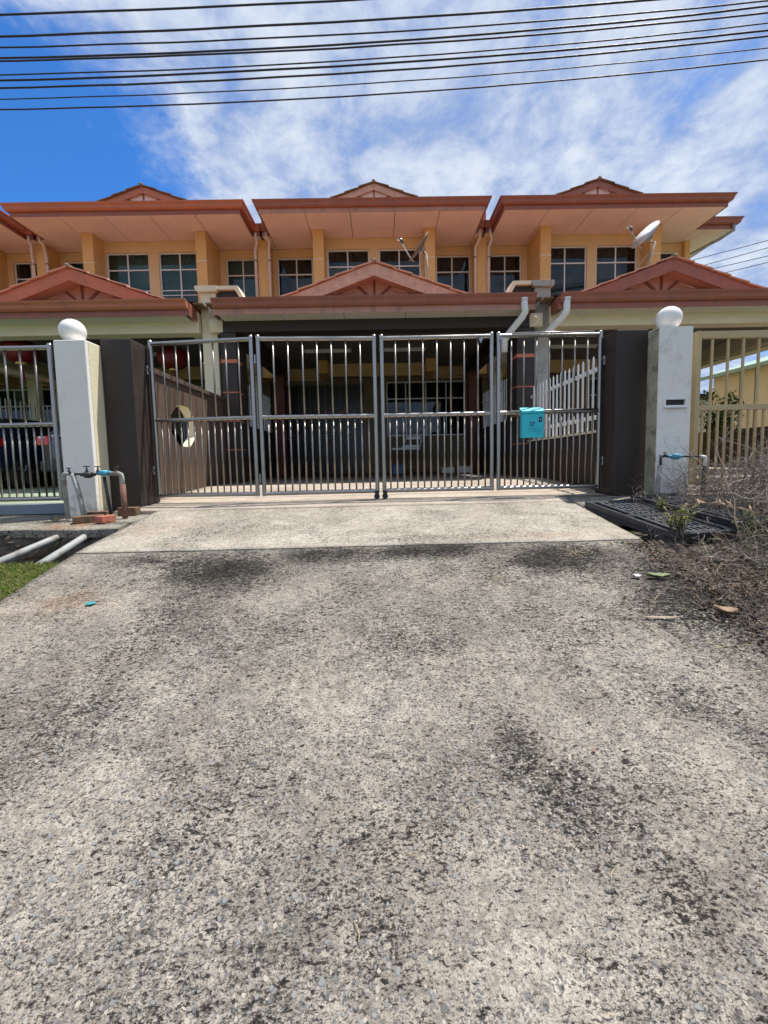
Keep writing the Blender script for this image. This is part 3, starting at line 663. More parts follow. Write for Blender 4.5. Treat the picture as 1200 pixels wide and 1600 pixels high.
    window(T, X(.30), X(2.75), 1.25, 2.92, 13.09, 2.40, [X(.9), X(1.52), X(2.15)], M['curtain_dark'])
    T.part(MB().box(X(.26), X(2.79), 12.99, 13.044, 1.19, 1.245), 'window_sill', M['creamwall'])
    d = T.part(MB().box(X(-2.83), X(-.37), 13.10, 13.14, .08, 2.87), 'door', M['darkglass'])
    gl = MB()
    for x in (-2.83, -2.06, -1.62, -1.58, -1.14, -.40): gl.box(X(x), X(x + .035), 13.03, 13.07, .08, 2.87)
    for z in (.10, 1.22, 1.33, 2.12, 2.82): gl.box(X(-2.83), X(-.37), 13.035, 13.065, z, z + .028)
    x = -2.74
    while x < -.42: gl.box(X(x), X(x + .014), 13.04, 13.06, .13, 2.82); x += .112
    T.part(gl, 'door_grille', M['grille'], parent=d)
    for x, z in ((-1.6, 2.0), (-1.1, 2.0), (-.42, 1.9), (-1.58, 1.05)):
        T.part(MB().box(X(x), X(x + .05), 13.01, 13.034, z - .16, z + .08), 'copper_plate', M['orange'], parent=d)
    for s_ in (-1, 1):
        T.part(MB().box(X(s_ * 2.78 - .12), X(s_ * 2.78 + .12), 12.2, 12.45, .08, 3.0), 'porch_pier', M['redbrown'] if style.get('dark') else M['cream'])
    # ---- porch columns of this house
    for s_ in ((-1, 1) if style.get('dark') else ()):
        x0, x1 = (X(-2.955), X(-2.665)) if s_ < 0 else (X(2.72), X(3.05))
        c = T.part(MB().box(x0, x1, 8.175, 8.5, .08, 2.98), 'porch_column', M['dark'], bevel=.008)
        for z, h in ((2.415, .065), (1.85, .02), (1.30, .02), (.75, .02)):
            T.part(MB().box(x0 - .004, x1 + .004, 8.17, 8.505, z, z + h), 'orange_band', M['orange'], parent=c)
        T.part(MB().box(min(x0, x1), max(x0, x1), 8.505, 8.8, .08, 2.98), 'column_return', M['dark'])
    return T

SC_C = dict(fascia='fascia', fascia2='fascia_pale', board='board_faded', curtain='curtain_dark', dark=True)
SC_L = dict(fascia='fascia_or', fascia2='fascia', board='fascia_or', curtain='curtain_green', low=5.52)
SC_R = dict(fascia='fascia', fascia2='fascia', board='fascia', curtain='curtain_navy')
SP = 6.31
HC = house(0.0, 'middle terraced house with dark porch columns and faded gable boards', SC_C, gx=.05)
HL = house(-SP, 'terraced house left of the middle one, with green curtains and bright orange gable boards', SC_L, gx=.06)
HR = house(SP, 'corner terraced house at the right end of the row, beside the open sky', SC_R, gx=-.06, corner=True)
SC_F = dict(fascia='fascia_or', fascia2='fascia', board='fascia_or', curtain='curtain_navy')
HF = house(-2 * SP, 'terraced house at the far left, cut by the picture edge', SC_F)
# side beam and outer column of the corner house porch
HR.part(MB().box(9.05, 9.4, 8.17, 13.0, 2.93, 3.34), 'porch_edge_beam', M['cream'])
HR.part(MB().box(9.08, 9.36, 8.19, 8.5, .1, 2.92), 'porch_column', M['cream'])
HR.part(MB().tube([(SP + 3.95, 12.25, 6.97), (SP + 3.95, 12.25, 6.82), (SP + 3.75, 12.5, 6.7), (SP + 3.3, 13.1, 6.55), (SP + 3.3, 13.12, 4)], .045, 10), 'downpipe', M['pvc_grey'], smooth=True)

# party columns standing between the porches
def party_column(xa, xb, mat, side, label):
    T = Thing('party_wall_column', label, 'column', ((xa + xb) / 2, 8.4, 0), 'columns between the porches')
    T.part(MB().box(xa, xb, 8.28, 8.60, -.05, 3.76), 'shaft', mat, bevel=.008)
    T.part(MB().prism([(xa - .03, 3.76), (xb + .03, 3.76), (xb + .05, 3.80), (xb + .05, 3.87), (xa - .08, 3.87), (xa - .08, 3.82)], 8.22, 8.66), 'capital', mat, bevel=.004)
    if side > 0:      # wing with drooping coping towards the middle house, on the right of the shaft
        o, i = xb + .052, xb + .40; w = 1
    else: o, i = xa - .082, xa - .40; w = -1
    T.part(MB().prism([(o, 3.80), (i - w * .02, 3.80), (i + w * .06, 3.66), (i + w * .13, 3.66), (i + w * .035, 3.87), (o, 3.87)], 8.24, 8.62), 'coping', M['cream'])
    xs = sorted((xb if side > 0 else xa, i + w * .03))
    T.part(MB().box(xs[0] + .002, xs[1], 8.32, 8.55, 3.3, 3.797), 'wing_wall', M['dark'])
    cx = xb + .02 if side > 0 else xa - .015
    y0, s_ = 8.16, .125
    mb = MB().box(cx - s_, cx + s_, y0, 8.279, 2.985, 3.235)
    mb.add([(cx - s_, y0 - .001, 2.985), (cx + s_, y0 - .001, 2.985), (cx + s_, y0 - .001, 3.235), (cx - s_, y0 - .001, 3.235), (cx, y0 - .09, 3.11)], [(0, 1, 4), (1, 2, 4), (2, 3, 4), (3, 0, 4)])
    T.part(mb, 'pyramid_block', M['cream'])
    for z in (2.42, 1.85): T.part(MB().box(xa - .006, xb + .006, 8.274, 8.606, z, z + .05), 'moulding', mat)
    return T
party_column(-3.335, -3.04, M['cream'], 1, 'cream column between the left and middle porches')
party_column(3.10, 3.41, M['greycol'], -1, 'grey stained bare concrete column between the middle and right porches')
def porch_pipe(pts, label):
    T = Thing('rain_pipe', label, 'drainpipe', pts[0], 'white bent rain pipes under the porch gutters')
    T.part(MB().tube(pts, .062, 14), 'pipe', M['pvc'], smooth=True)
    T.part(MB().tube([pts[0], Vector(pts[0]) + Vector((0, 0, -.04))], .07, 14), 'collar', M['pvc'], smooth=True)
porch_pipe([(2.715, 7.78, 3.37), (2.73, 7.78, 3.19), (2.74, 7.79, 3.13), (2.70, 7.83, 3.05), (2.50, 8.05, 2.80), (2.46, 8.1, 2.72), (2.46, 8.12, 2.5)], 'white bent rain pipe under the right end of the middle porch gutter')
porch_pipe([(3.50, 7.78, 3.37), (3.50, 7.78, 3.17), (3.49, 7.79, 3.11), (3.44, 7.85, 3.03), (3.26, 8.05, 2.84), (3.22, 8.12, 2.78)], 'white bent rain pipe under the left end of the right porch gutter')

# ------------------------------------------------------------------ boundary walls and fences
def octwall():
    T = Thing('boundary_wall', 'brown boundary wall with an octagonal opening, left of the driveway', 'wall', (-3.02, 6.6, 0))
    x0, x1 = -3.10, -2.96; Y0, Y1, z0, z1 = 5.26, 8.17, -.05, 1.69; cy, cz, ry, rz = 6.48, 1.07, .40, .31
    oct_ = [(cy + ry * math.cos(PI / 8 + k * PI / 4) / math.cos(PI / 8), cz + rz * math.sin(PI / 8 + k * PI / 4) / math.cos(PI / 8)) for k in range(8)]
    q = .55; rect = []
    for k in range(8):
        a = PI / 8 + k * PI / 4; c, s = math.cos(a), math.sin(a); m = max(abs(c), abs(s)); rect.append((cy + q * c / m, cz + q * s / m))
    mb = MB()
    for x in (x0, x1):
        b = len(mb.v); mb.v += [(x, y, z) for y, z in oct_] + [(x, y, z) for y, z in rect]
        for k in range(8): k2 = (k + 1) % 8; mb.f.append((b + k, b + k2, b + 8 + k2, b + 8 + k))
        for k in (0, 2, 4, 6):
            a, c = rect[k], rect[(k + 1) % 8]
            corner = (cy + q * (1 if math.cos(PI / 8 + k * PI / 4 + PI / 8) > 0 else -1), cz + q * (1 if math.sin(PI / 8 + k * PI / 4 + PI / 8) > 0 else -1))
            mb.add([(x, *a), (x, *corner), (x, *c)], [(0, 1, 2)])
        for (ya, yb, za, zb) in ((Y0, cy - q, z0, z1), (cy + q, Y1, z0, z1), (cy - q, cy + q, z0, cz - q), (cy - q, cy + q, cz + q, z1)):
            mb.add([(x, ya, za), (x, yb, za), (x, yb, zb), (x, ya, zb)], [(0, 1, 2, 3)])
    mb.add([(x0, Y0, z0), (x1, Y0, z0), (x1, Y0, z1), (x0, Y0, z1)], [(0, 1, 2, 3)]); mb.add([(x0, Y1, z0), (x1, Y1, z0), (x1, Y1, z1), (x0, Y1, z1)], [(0, 1, 2, 3)])
    w = T.part(mb, 'wall_panel', M['brown'], fix=False)
    rv = MB()
    for k in range(8):
        a, c = oct_[k], oct_[(k + 1) % 8]; rv.add([(x0, *a), (x1, *a), (x1, *c), (x0, *c)], [(0, 1, 2, 3)])
    T.part(rv, 'opening_reveal', M['cream'], parent=w, fix=False)
    T.part(MB().box(x0 - .035, x1 + .035, Y0, Y1, z1 + .001, z1 + .07), 'wall_coping', M['brown'], bevel=.006)
octwall()
def pickets(T, x, ys, zlow, ztop, tilt=0, mat='white'):
    pk = MB().prism_z([(-.015, -.009), (.015, -.009), (.015, .009), (-.015, .009)], 0, ztop - zlow - .05)
    pk.add([(-.015, -.009, ztop - zlow - .05), (.015, -.009, ztop - zlow - .05), (.015, .009, ztop - zlow - .05), (-.015, .009, ztop - zlow - .05), (0, 0, ztop - zlow)], [(0, 1, 4), (1, 2, 4), (2, 3, 4), (3, 0, 4)])
    first = pk.build('picket', M[mat], T.o); first.rotation_euler.z = PI / 2; first.location = Vector((x, ys[0], zlow)) - T.loc
    for y in ys[1:]: inst(first, T.o, Vector((x, y, zlow)) - T.loc)
T = Thing('picket_fence', 'white metal picket fence on the low dark wall right of the driveway', 'fence', (3.0, 6.6, .81))
yy = [5.32 + .145 * k for k in range(19)]
pickets(T, 2.965, yy, .83, 1.84)
for z in (.98, 1.62): T.part(MB().box(2.982, 3.005, 5.26, 8.15, z, z + .055), 'rail', M['white'])
T = Thing('boundary_wall', 'low dark wall carrying the white pickets, right of the driveway', 'wall', (3.03, 6.7, 0))
T.part(MB().box(2.95, 3.12, 5.26, 8.165, -.05, .79), 'wall_panel', M['dark']); T.part(MB().box(2.93, 3.14, 5.26, 8.165, .791, .82), 'wall_coping', M['cream'])
for s_, lab in ((-1, 'dark inner porch wall topped with thin pickets, left side'), (1, 'dark inner porch wall, right side of the middle porch')):
    T = Thing('porch_wall', lab, 'wall', (s_ * 3.02, 10.8, 0.05)); T.part(MB().box(s_ * 2.96, s_ * 3.1, 8.62, 12.19, .0, 1.35), 'wall_panel', M['dark'])
    pickets(T, s_ * 3.02, [8.75 + .15 * k for k in range(22)], 1.352, 2.35)
    T.part(MB().box(s_ * 3.03, s_ * 3.05, 8.62, 12.19, 2.1, 2.14), 'rail', M['white'])
T = Thing('boundary_wall', 'brown side wall beside the cars in the left porch', 'wall', (-9.4, 9, 0)); T.part(MB().box(-9.5, -9.36, 5.0, 13, -.05, 1.5), 'wall_panel', M['creamwall'])
pickets(T, -9.43, [8.75 + .15 * k for k in range(26)], 1.502, 2.3)

# ------------------------------------------------------------------ gate pillars
def pillar_white(x0, x1, top, label, mat, slot=False):
    T = Thing('gate_pillar', label, 'pillar', ((x0 + x1) / 2, 4.7, -.06), 'whitewashed gate pillars')
    mb = MB()
    if slot:
        mb.wall(x0, x1, -.1, top, 4.59, 4.63, [(3.165, 3.385, 1.01, 1.075)]); body = T.part(mb, 'front_face', mat)
        T.part(MB().box(x0, x1, 4.632, 4.775, -.1, top), 'core', mat)
        T.part(MB().box(x0 - .004, x0, 4.597, 4.775, -.1, top - .006), 'bare_side', M['greystrip'])
        fr = MB().wall(3.15, 3.40, .995, 1.09, 4.582, 4.589, [(3.167, 3.383, 1.012, 1.073)]); T.part(fr, 'letter_slot_frame', M['white'])
        T.part(MB().box(3.166, 3.384, 4.612, 4.629, 1.011, 1.074), 'letter_slot_flap', M['blackpaint'])
        T.part(MB().box(3.15, 3.40, 4.560, 4.582, .983, .995), 'letter_slot_lip', M['white'])
    else:
        b = T.part(MB().box(x0, x1 - .004, 4.59, 4.95, -.1, top), 'shaft', mat, bevel=.01)
        T.part(MB().box(x1 - .004, x1, 4.64, 4.829, -.1, top - .012), 'painted_side', M['creamside'])
pillar_white(-3.435, -3.095, 1.832, 'whitewashed gate pillar with cream side, behind the left water meters', M['whitewash'])
pillar_white(3.08, 3.447, 1.855, 'grey stained white gate pillar with a letter slot', M['whitewash_r'], True)
def pillar_dark(x0, x1, label, strip=None):
    T = Thing('gate_pillar', label, 'pillar', ((x0 + x1) / 2, 5.0, -.06), 'charcoal gate pillars')
    T.part(MB().box(x0, x1, 4.83, 5.255, -.1, 1.905), 'shaft', M['dark'], bevel=.012)
    if strip: T.part(MB().box(x1 + .001, strip, 4.85, 5.25, -.1, 1.90), 'bare_edge', M['greystrip'], bevel=.01)
    return T
pillar_dark(-3.092, -2.75, 'charcoal gate pillar at the left hinge of the steel gate')
pillar_dark(2.75, 3.122, 'charcoal gate pillar at the right hinge of the steel gate')
def globe(x, z, label):
    T = Thing('globe_lamp', label, 'lamp', (x, 4.76, z - .14), 'white globe lamps on the pillars')
    prof = [(.131 * math.sin(a), -.131 * math.cos(a)) for a in [PI * (k + .5) / 20 for k in range(1, 20)]]
    T.part(MB().lathe((x, 4.76, z), (0, 0, 1), prof, 36), 'glass_globe', M['globe'], smooth=True)
    T.part(MB().lathe((x, 4.76, z - .145), (0, 0, 1), [(.075, 0), (.078, .012), (.06, .03)], 24), 'lamp_base', M['blackpaint'], smooth=True)
globe(-3.335, 1.968, 'white globe lamp on the left whitewashed pillar')
globe(3.292, 1.990, 'white globe lamp with a mouldy foot on the right pillar with the letter slot')

# ------------------------------------------------------------------ gates
def rtube(mb, a, b, r=.024, n=12): mb.tube([a, b], r, n)
def leaf(T, p0, p1, zb, zm, zt, nup, nlo, rf=.0255, rb=.0105, mats=('steel', 'bar'), square=False):
    (x0, y0), (x1, y1) = p0, p1; d = Vector((x1 - x0, y1 - y0, 0)); L_ = d.length; u = d / L_
    P = lambda t, z: Vector((x0, y0, z)) + u * t
    g = rf + .004; mb = MB()
    if not square:
        for t in (g, L_ - g):
            rtube(mb, P(t, zb), P(t, zt), rf); mb.lathe(P(t, zt), (0, 0, 1), [(rf, 0), (rf * .8, rf * .6), (rf * .3, rf * .85)], 12)
        for z in (zb + rf, zt - rf): rtube(mb, P(g, z), P(L_ - g, z), rf * .96)
        rtube(mb, P(g, zm), P(L_ - g, zm), rf * .9)
    else:
        for t in (g, L_ - g): mb.beam(P(t, zb), P(t, zt), rf * 2, rf * 1.4, up=u)
        for z in (zb + rf, zt - rf): mb.beam(P(2 * g, z), P(L_ - 2 * g, z), rf * 1.4, rf * 2)
        mb.beam(P(2 * g, zm), P(L_ - 2 * g, zm), rf * 1.4, rf * 1.6)
    fr = T.part(mb, 'gate_leaf', M[mats[0]], smooth=not square)
    if not square:
        m = fr.modifiers.new('edge', 'EDGE_SPLIT'); m.split_angle = math.radians(50)
    for n, za, zz, o in ((nup, zm + rf * .8, zt - 2 * rf + .004, 0), (nlo, zb + 2 * rf - .004, zm - rf * .8, 0)):
        sp = (L_ - 2 * g) / (n + 1); b = MB()
        if square: b.box(-rb, rb, -rb, rb, 0, zz - za)
        else: b.tube([(0, 0, 0), (0, 0, zz - za)], rb, 8)
        first = None
        for k in range(n):
            jit = random.uniform(-.0025, .0025)
            pos = P(g + sp * (k + 1) + jit, za) - T.loc
            if first is None: first = b.build('bar', M[mats[1]], fr, smooth=not square); first.location = pos; src = first
            else: inst(src, fr, pos)
    return fr
zb, zm, zt = .082, 1.022, 1.958
T = Thing('driveway_gate', 'left half of the stainless steel folding gate, its two leaves bowed outwards', 'gate', (-2.7, 5.13, 0), 'halves of the steel folding gate')
leaf(T, (-2.735, 5.16), (-1.435, 5.03), zb, zm, zt, 7, 14); leaf(T, (-1.412, 5.03), (.012, 5.10), zb, zm, zt, 7, 15)
for z in (.42, 1.62): T.part(MB().box(-2.762, -2.70, 5.12, 5.15, z - .02, z + .02).tube([(-2.742, 5.13, z - .05), (-2.742, 5.13, z + .05)], .012, 8), 'hinge', M['steel'])
for z in (.3, 1.7): T.part(MB().tube([(-1.4235, 5.03, z - .05), (-1.4235, 5.03, z + .05)], .012, 8), 'hinge', M['steel'])
GR = T
T = Thing('driveway_gate', 'right half of the stainless steel folding gate, with the turquoise letter box on it', 'gate', (2.7, 5.1, 0), 'halves of the steel folding gate')
leaf(T, (.040, 5.10), (1.418, 5.09), zb, zm, zt, 7, 15); leaf(T, (1.442, 5.09), (2.735, 5.10), zb, zm, zt, 7, 15)
for z in (.42, 1.62): T.part(MB().box(2.70, 2.762, 5.06, 5.09, z - .02, z + .02).tube([(2.742, 5.07, z - .05), (2.742, 5.07, z + .05)], .012, 8), 'hinge', M['steel'])
for x in (1.25, 1.50): T.part(MB().box(x - .02, x + .02, 5.055, 5.12, zt - .085, zt - .05).box(x - .008, x + .008, 5.05, 5.055, zt - .11, zt - .05), 'latch_clip', M['steel'])
T.part(MB().tube([(1.62, 5.04, zt - .012), (2.60, 5.04, zt - .008)], .012, 8), 'slide_bolt', M['steel'], smooth=True)
T.part(MB().tube([(1.60, 5.045, zm + .012), (2.66, 5.045, zm + .018)], .012, 8), 'slide_bolt', M['steel'], smooth=True)
for TT, x in ((GR, -.025), (T, .075)):
    c = TT.part(MB().box(x - .025, x + .025, 5.045, 5.065, .045, .10).box(x - .025, x + .025, 5.12, 5.14, .045, .10).box(x - .025, x + .025, 5.045, 5.14, .10, .115), 'caster', M['blackpaint'])
    TT.part(MB().tube([(x, 5.07, .042), (x, 5.115, .042)], .036, 14), 'wheel', M['black'], parent=c)
# letter box
def mailbox():
    T = Thing('letter_box', 'turquoise metal letter box numbered 37 hanging on the steel gate', 'letter box', (1.85, 5.02, .71))
    x0, x1, z0, z1 = 1.722, 1.984, .712, 1.0
    T.part(MB().box(x0, x1, 4.985, 5.058, z0, z1), 'box_body', M['turq'], bevel=.004)
    T.part(MB().prism([(0, 0)] * 0 + [(x0 - .008, z1 + .002), (x1 + .008, z1 + .002), (x1 + .008, z1 + .022), (x0 - .008, z1 + .022)], 4.972, 5.06), 'lid', M['turq'], bevel=.003)
    l = MB(); l.add([(x0 - .006, 4.972, z1 + .022), (x1 + .006, 4.972, z1 + .022), (x1 + .006, 5.06, z1 + .075), (x0 - .006, 5.06, z1 + .075), (x0 - .006, 5.06, z1 + .022), (x1 + .006, 5.06, z1 + .022)], [(0, 1, 2, 3), (0, 3, 4), (1, 5, 2), (0, 4, 5, 1), (4, 3, 2, 5)])
    T.part(l, 'sloping_top', M['turq'])
    T.part(MB().box(1.925, 1.962, 4.981, 4.9845, .895, .955), 'lock_plate', M['ink']); T.part(MB().box(1.940, 1.947, 4.9785, 4.9808, .916, .932), 'keyhole', M['silver'])
    cu = bpy.data.curves.new('number', 'FONT'); cu.body = '37'; cu.size = .068; cu.extrude = .0008; cu.offset = .0012
    o = bpy.data.objects.new('number', cu); COL.objects.link(o); bpy.context.view_layer.update()
    me = bpy.data.meshes.new_from_object(o.evaluated_get(bpy.context.evaluated_depsgraph_get())); bpy.data.objects.remove(o)
    t = bpy.data.objects.new('number', me); me.materials.clear(); me.materials.append(M['ink']); COL.objects.link(t); t.parent = T.o
    t.rotation_euler = (PI / 2, 0, 0); t.location = Vector((1.812, 4.982, .848)) - T.loc
    rnd = random.Random(5)
    for (xa, xb, z) in ((1.80, 1.955, .822), (1.79, 1.955, .800), (1.855, 1.955, .782), (1.90, 1.94, .760)):
        s = MB(); x = xa
        while x < xb:
            w = rnd.uniform(.004, .009); pts = [(x + w * q / 3, 4.983, z + rnd.uniform(-.0035, .0035)) for q in range(4)]; s.tube(pts, .0011, 4); x += w + rnd.choice((.001, .001, .006))
        T.part(s, 'handwriting', M['ink'])
    T.part(MB().box(1.80, 1.815, 5.06, 5.085, .98, 1.045).box(1.895, 1.91, 5.06, 5.085, .98, 1.045), 'hanger', M['turq'])
mailbox()
T = Thing('neighbour_gate', 'steel gate of the left house with a steel track under it', 'gate', (-3.6, 4.75, 0))
leaf(T, (-4.96, 4.75), (-3.565, 4.75), .105, .962, 1.825, 7, 15, rf=.026); leaf(T, (-6.4, 4.75), (-4.98, 4.75), .105, .962, 1.825, 7, 15, rf=.026)
T.part(MB().box(-6.4, -3.50, 4.77, 4.86, -.05, .065), 'track', M['greysteel'], bevel=.006)
T.part(MB().box(-3.56, -3.515, 4.77, 4.81, -.05, 1.83), 'hinge_post', M['greysteel'])
T.part(MB().box(-3.56, -3.44, 4.76, 4.79, 1.53, 1.58), 'hinge', M['blackpaint'])
T = Thing('neighbour_gate', 'beige painted gate of the corner house with square bars', 'gate', (3.62, 4.75, 0))
leaf(T, (3.575, 4.75), (6.3, 4.75), .12, .995, 1.838, 14, 29, rf=.037, rb=.0105, mats=('ygate', 'ygate'), square=True)

# ------------------------------------------------------------------ water meters and pipes
def tap(T, par, x, y, z, mat='brass', s=1.0):
    T.part(MB().tube([(x, y, z), (x, y, z + .045 * s)], .008, 8).tube([(x - .028 * s, y, z + .048 * s), (x + .028 * s, y, z + .048 * s)], .006, 6).lathe((x, y, z - .012), (0, 0, 1), [(.016, 0), (.018, .015), (.010, .03)], 10), 'valve', M[mat], parent=par, smooth=True)
def meter(T, par, x, y, z, mat):
    T.part(MB().lathe((x, y, z - .035), (0, 0, 1), [(.022, 0), (.042, .012), (.046, .035), (.044, .055), (.034, .062)], 18).tube([(x - .075, y, z), (x - .045, y, z)], .017, 10).tube([(x + .045, y, z), (x + .075, y, z)], .017, 10), 'meter_body', M[mat], parent=par, smooth=True)
def meters_left():
    T = Thing('water_meter', 'pair of water meters on bent pipes before the left pillars', 'water meter', (-3.0, 4.40, -.06))
    y = 4.40; z = .405
    T.part(MB().tube([(-3.285, y, -.07), (-3.295, y, .38), (-3.290, y, .40), (-3.27, y, .412), (-3.23, y, .412)], .023, 12), 'riser_pipe', M['pvc_grey'], smooth=True)
    T.part(MB().tube([(-3.05, y - .08, -.1), (-3.12, y - .04, .20), (-3.195, y, .385), (-3.205, y, .405)], .024, 12), 'riser_pipe', M['pvc_grey'], smooth=True)
    p = T.part(MB().tube([(-3.24, y, .405), (-2.80, y, .40)], .012, 10), 'cross_pipe', M['brass'], smooth=True)
    meter(T, p, -3.04, y, .395, 'brass'); meter(T, p, -2.875, y, .412, 'bluemeter')
    for x, s in ((-3.235, .9), (-3.05, 1.2), (-2.935, 1.1), (-2.745, .9)): tap(T, p, x, y, .425, s=s)
    T.part(MB().tube([(-2.80, y, .40), (-2.735, y, .405), (-2.70, y, .39), (-2.692, y, .36), (-2.690, y, .27)], .024, 12), 'elbow_pipe', M['pvc_grey'], smooth=True)
    T.part(MB().tube([(-2.690, y, .29), (-2.686, y, -.07)], .028, 12), 'elbow_pipe', M['rust'], smooth=True)
    T.part(MB().tube([(-2.875, y, .37), (-2.83, y, -.06)], .015, 8), 'support_rod', M['blackpaint'], smooth=True)
meters_left()
def meters_right():
    T = Thing('water_meter', 'single blue water meter on a thin pipe before the right pillar', 'water meter', (3.1, 4.40, 0))
    y = 4.40
    T.part(MB().tube([(2.955, y - .05, -.04), (2.965, y - .02, .15), (3.0, y, .36)], .022, 12), 'riser_pipe', M['pvc_grey'], smooth=True)
    p = T.part(MB().tube([(3.0, y, .455), (3.44, y, .445)], .011, 10), 'cross_pipe', M['brass'], smooth=True)
    T.part(MB().tube([(3.003, y, .34), (3.005, y, .47)], .013, 8), 'joint_pipe', M['blackpaint'], smooth=True)
    meter(T, p, 3.16, y, .452, 'bluemeter'); tap(T, p, 3.05, y, .465, s=.6)
    T.part(MB().tube([(3.43, y, .445), (3.475, y, .44), (3.485, y, .41), (3.48, y, .33)], .018, 10), 'elbow_pipe', M['pvc'], smooth=True)
    T.part(MB().tube([(3.48, y, .34), (3.46, y, .0)], .020, 10), 'elbow_pipe', M['blackpaint'], smooth=True)
meters_right()
def brick(x, y, z, rz, mat, label, dims=(.21, .10, .065), tilt=0):
    b = MB().box(-dims[0] / 2, dims[0] / 2, -dims[1] / 2, dims[1] / 2, 0, dims[2]).build('brick', M[mat], bevel=.006)
    b.location = (x, y, z); b.rotation_euler = (tilt, 0, rz); tag(b, label, 'brick', 'loose bricks at the foot of the left pillars')
brick(-2.68 - .27, 4.23, -.086, .55, 'brick_old', 'brown mossy brick lying under the left water meters', (.26, .11, .07))
brick(-2.76, 4.20, -.086, 1.2, 'brick', 'clean red brick by the foot of the rusty pipe', (.15, .10, .07))
brick(-2.98, 4.43, -.075, .2, 'brick_old', 'dark brick against the foot of the white pillar', (.19, .09, .08))
brick(-2.76, 4.60, -.065, .0, 'brick_old', 'dark brick against the foot of the charcoal pillar', (.20, .10, .09))
def pipe_obj(pts, r, mat, label):
    o = MB().tube([Vector(p) - Vector(pts[0]) for p in pts], r, 14).build('drain_pipe', M[mat], smooth=True); o.location = pts[0]
    tag(o, label, 'pipe', 'grey pipes laid slanting across the open drain')
pipe_obj([(-3.02, 4.05, -.165), (-2.98 - .08, 3.90, -.19), (-3.15, 3.18, -.33)], .031, 'pvc_grey', 'left one of two grey pipes crossing the open drain')
pipe_obj([(-2.80, 4.10, -.16), (-2.80, 3.95, -.185), (-2.72, 3.18, -.335)], .033, 'pvc_grey', 'right one of two grey pipes crossing the open drain')

# ------------------------------------------------------------------ plastic pallets over the right drain
def pallet(x, y, z, rx, rz, label):
    T = Thing('plastic_pallet', label, 'pallet', (0, 0, 0), 'black plastic pallets lying over the right drain')
    W, D, h = .60, 1.12, .085; f = MB()
    for a, b in ((0, .045), (W - .045, W)): f.box(a, b, 0, D, -h, 0)
    for a, b in ((0, .045), (D - .045, D)): f.box(.046, W - .046, a, b, -h, -.001)
    f.box(-.02, 0, -.0, D, -h, -h + .03)
    fr = T.part(f, 'frame', M['black'], bevel=.008)
    T.part(MB().box(.10, .135, .05, D - .05, -.04, -.002).box(W - .135, W - .10, .05, D - .05, -.04, -.002), 'inner_rib', M['black'])
    g = MB(); n = 6
    for k in range(n): xx = .15 + (W - .30) * k / (n - 1); g.box(xx - .007, xx + .007, .05, D - .05, -.03, -.006)
    n = 11
    for k in range(n): yy_ = .06 + (D - .12) * k / (n - 1); g.box(.14, W - .14, yy_ - .006, yy_ + .006, -.028, -.004)
    T.part(g, 'grid', M['gridplastic'])
    T.part(MB().box(.06, W - .06, .52, .60, -.07, -.003), 'cross_rib', M['black'])
    T.o.location = (x, y, z); T.o.rotation_euler = (rx, 0, rz)
pallet(2.36, 3.26, -.165, math.atan(.15), .17, 'black plastic grid pallet along the driveway edge, nearer one')
pallet(2.97, 3.38, -.10, math.atan(.13), .22, 'black plastic grid pallet half under the dry brush, farther one')

# ------------------------------------------------------------------ plants, brush, litter
def twigs():
    mb = MB(); rnd = random.Random(11)
    def grow(p, d, L_, r, depth):
        pts = [p]; n = 5; dd = d.copy()
        for i in range(n):
            dd = (dd + Vector((rnd.gauss(0, .28), rnd.gauss(0, .28), rnd.gauss(-.06, .22)))).normalized(); p = p + dd * L_ / n; pts.append(p)
        mb.tube(pts, [r * (1 - .6 * i / n) for i in range(n + 1)], 3, caps=False)
        if depth:
            for k in range(rnd.choice((1, 2, 3))):
                i = rnd.randint(1, n); grow(pts[i], (dd + Vector((rnd.gauss(0, .8), rnd.gauss(0, .8), rnd.gauss(.1, .5)))).normalized(), L_ * rnd.uniform(.4, .75), r * .6, depth - 1)
    for i in range(3000):
        y = 2.05 + rnd.random() ** .85 * 2.3; x = (2.02 if y < 3.2 else 2.4) + rnd.random() ** .8 * 2.9
        e = (x - 2.35) + (y - 2.2) * .12
        if x < 3.05 and y > 3.25 and rnd.random() < .93: continue
        if x < 2.25 and rnd.random() < .5: continue
        hgt = max(.2, min(1.35, .22 + .8 * (x - 2.25))); z = (-.34 - .24 * (3.3 - y) * .8 if y < 3.3 else -.15) + rnd.uniform(0, .36) * hgt
        grow(Vector((x, y, z)), Vector((rnd.gauss(0, .8), rnd.gauss(0, .6), rnd.uniform(.1, .9) * hgt)).normalized(), rnd.uniform(.16, .40) * (.6 + .5 * hgt), rnd.uniform(.0022, .0045), 2)
    for (a, b) in (((2.75, 3.1, -.2), (3.35, 4.1, .5)), ((3.7, 3.5, .0), (3.2, 3.9, .62)), ((3.0, 2.8, -.1), (3.9, 3.4, .35)), ((2.6, 2.6, -.25), (3.3, 2.9, .15))):
        a = Vector(a); b = Vector(b); pts = [a.lerp(b, t / 7) + Vector((rnd.gauss(0, .015), rnd.gauss(0, .015), .12 * math.sin(PI * t / 7) + rnd.gauss(0, .01))) for t in range(8)]
        mb.tube(pts, [.006 - .0005 * i for i in range(8)], 5, caps=False)
    o = mb.build('dry_brush', M['twig'], fix=False); tag(o, 'tangled dry leafless brush heaped right of the driveway', 'dry brush', kind='stuff')
twigs()
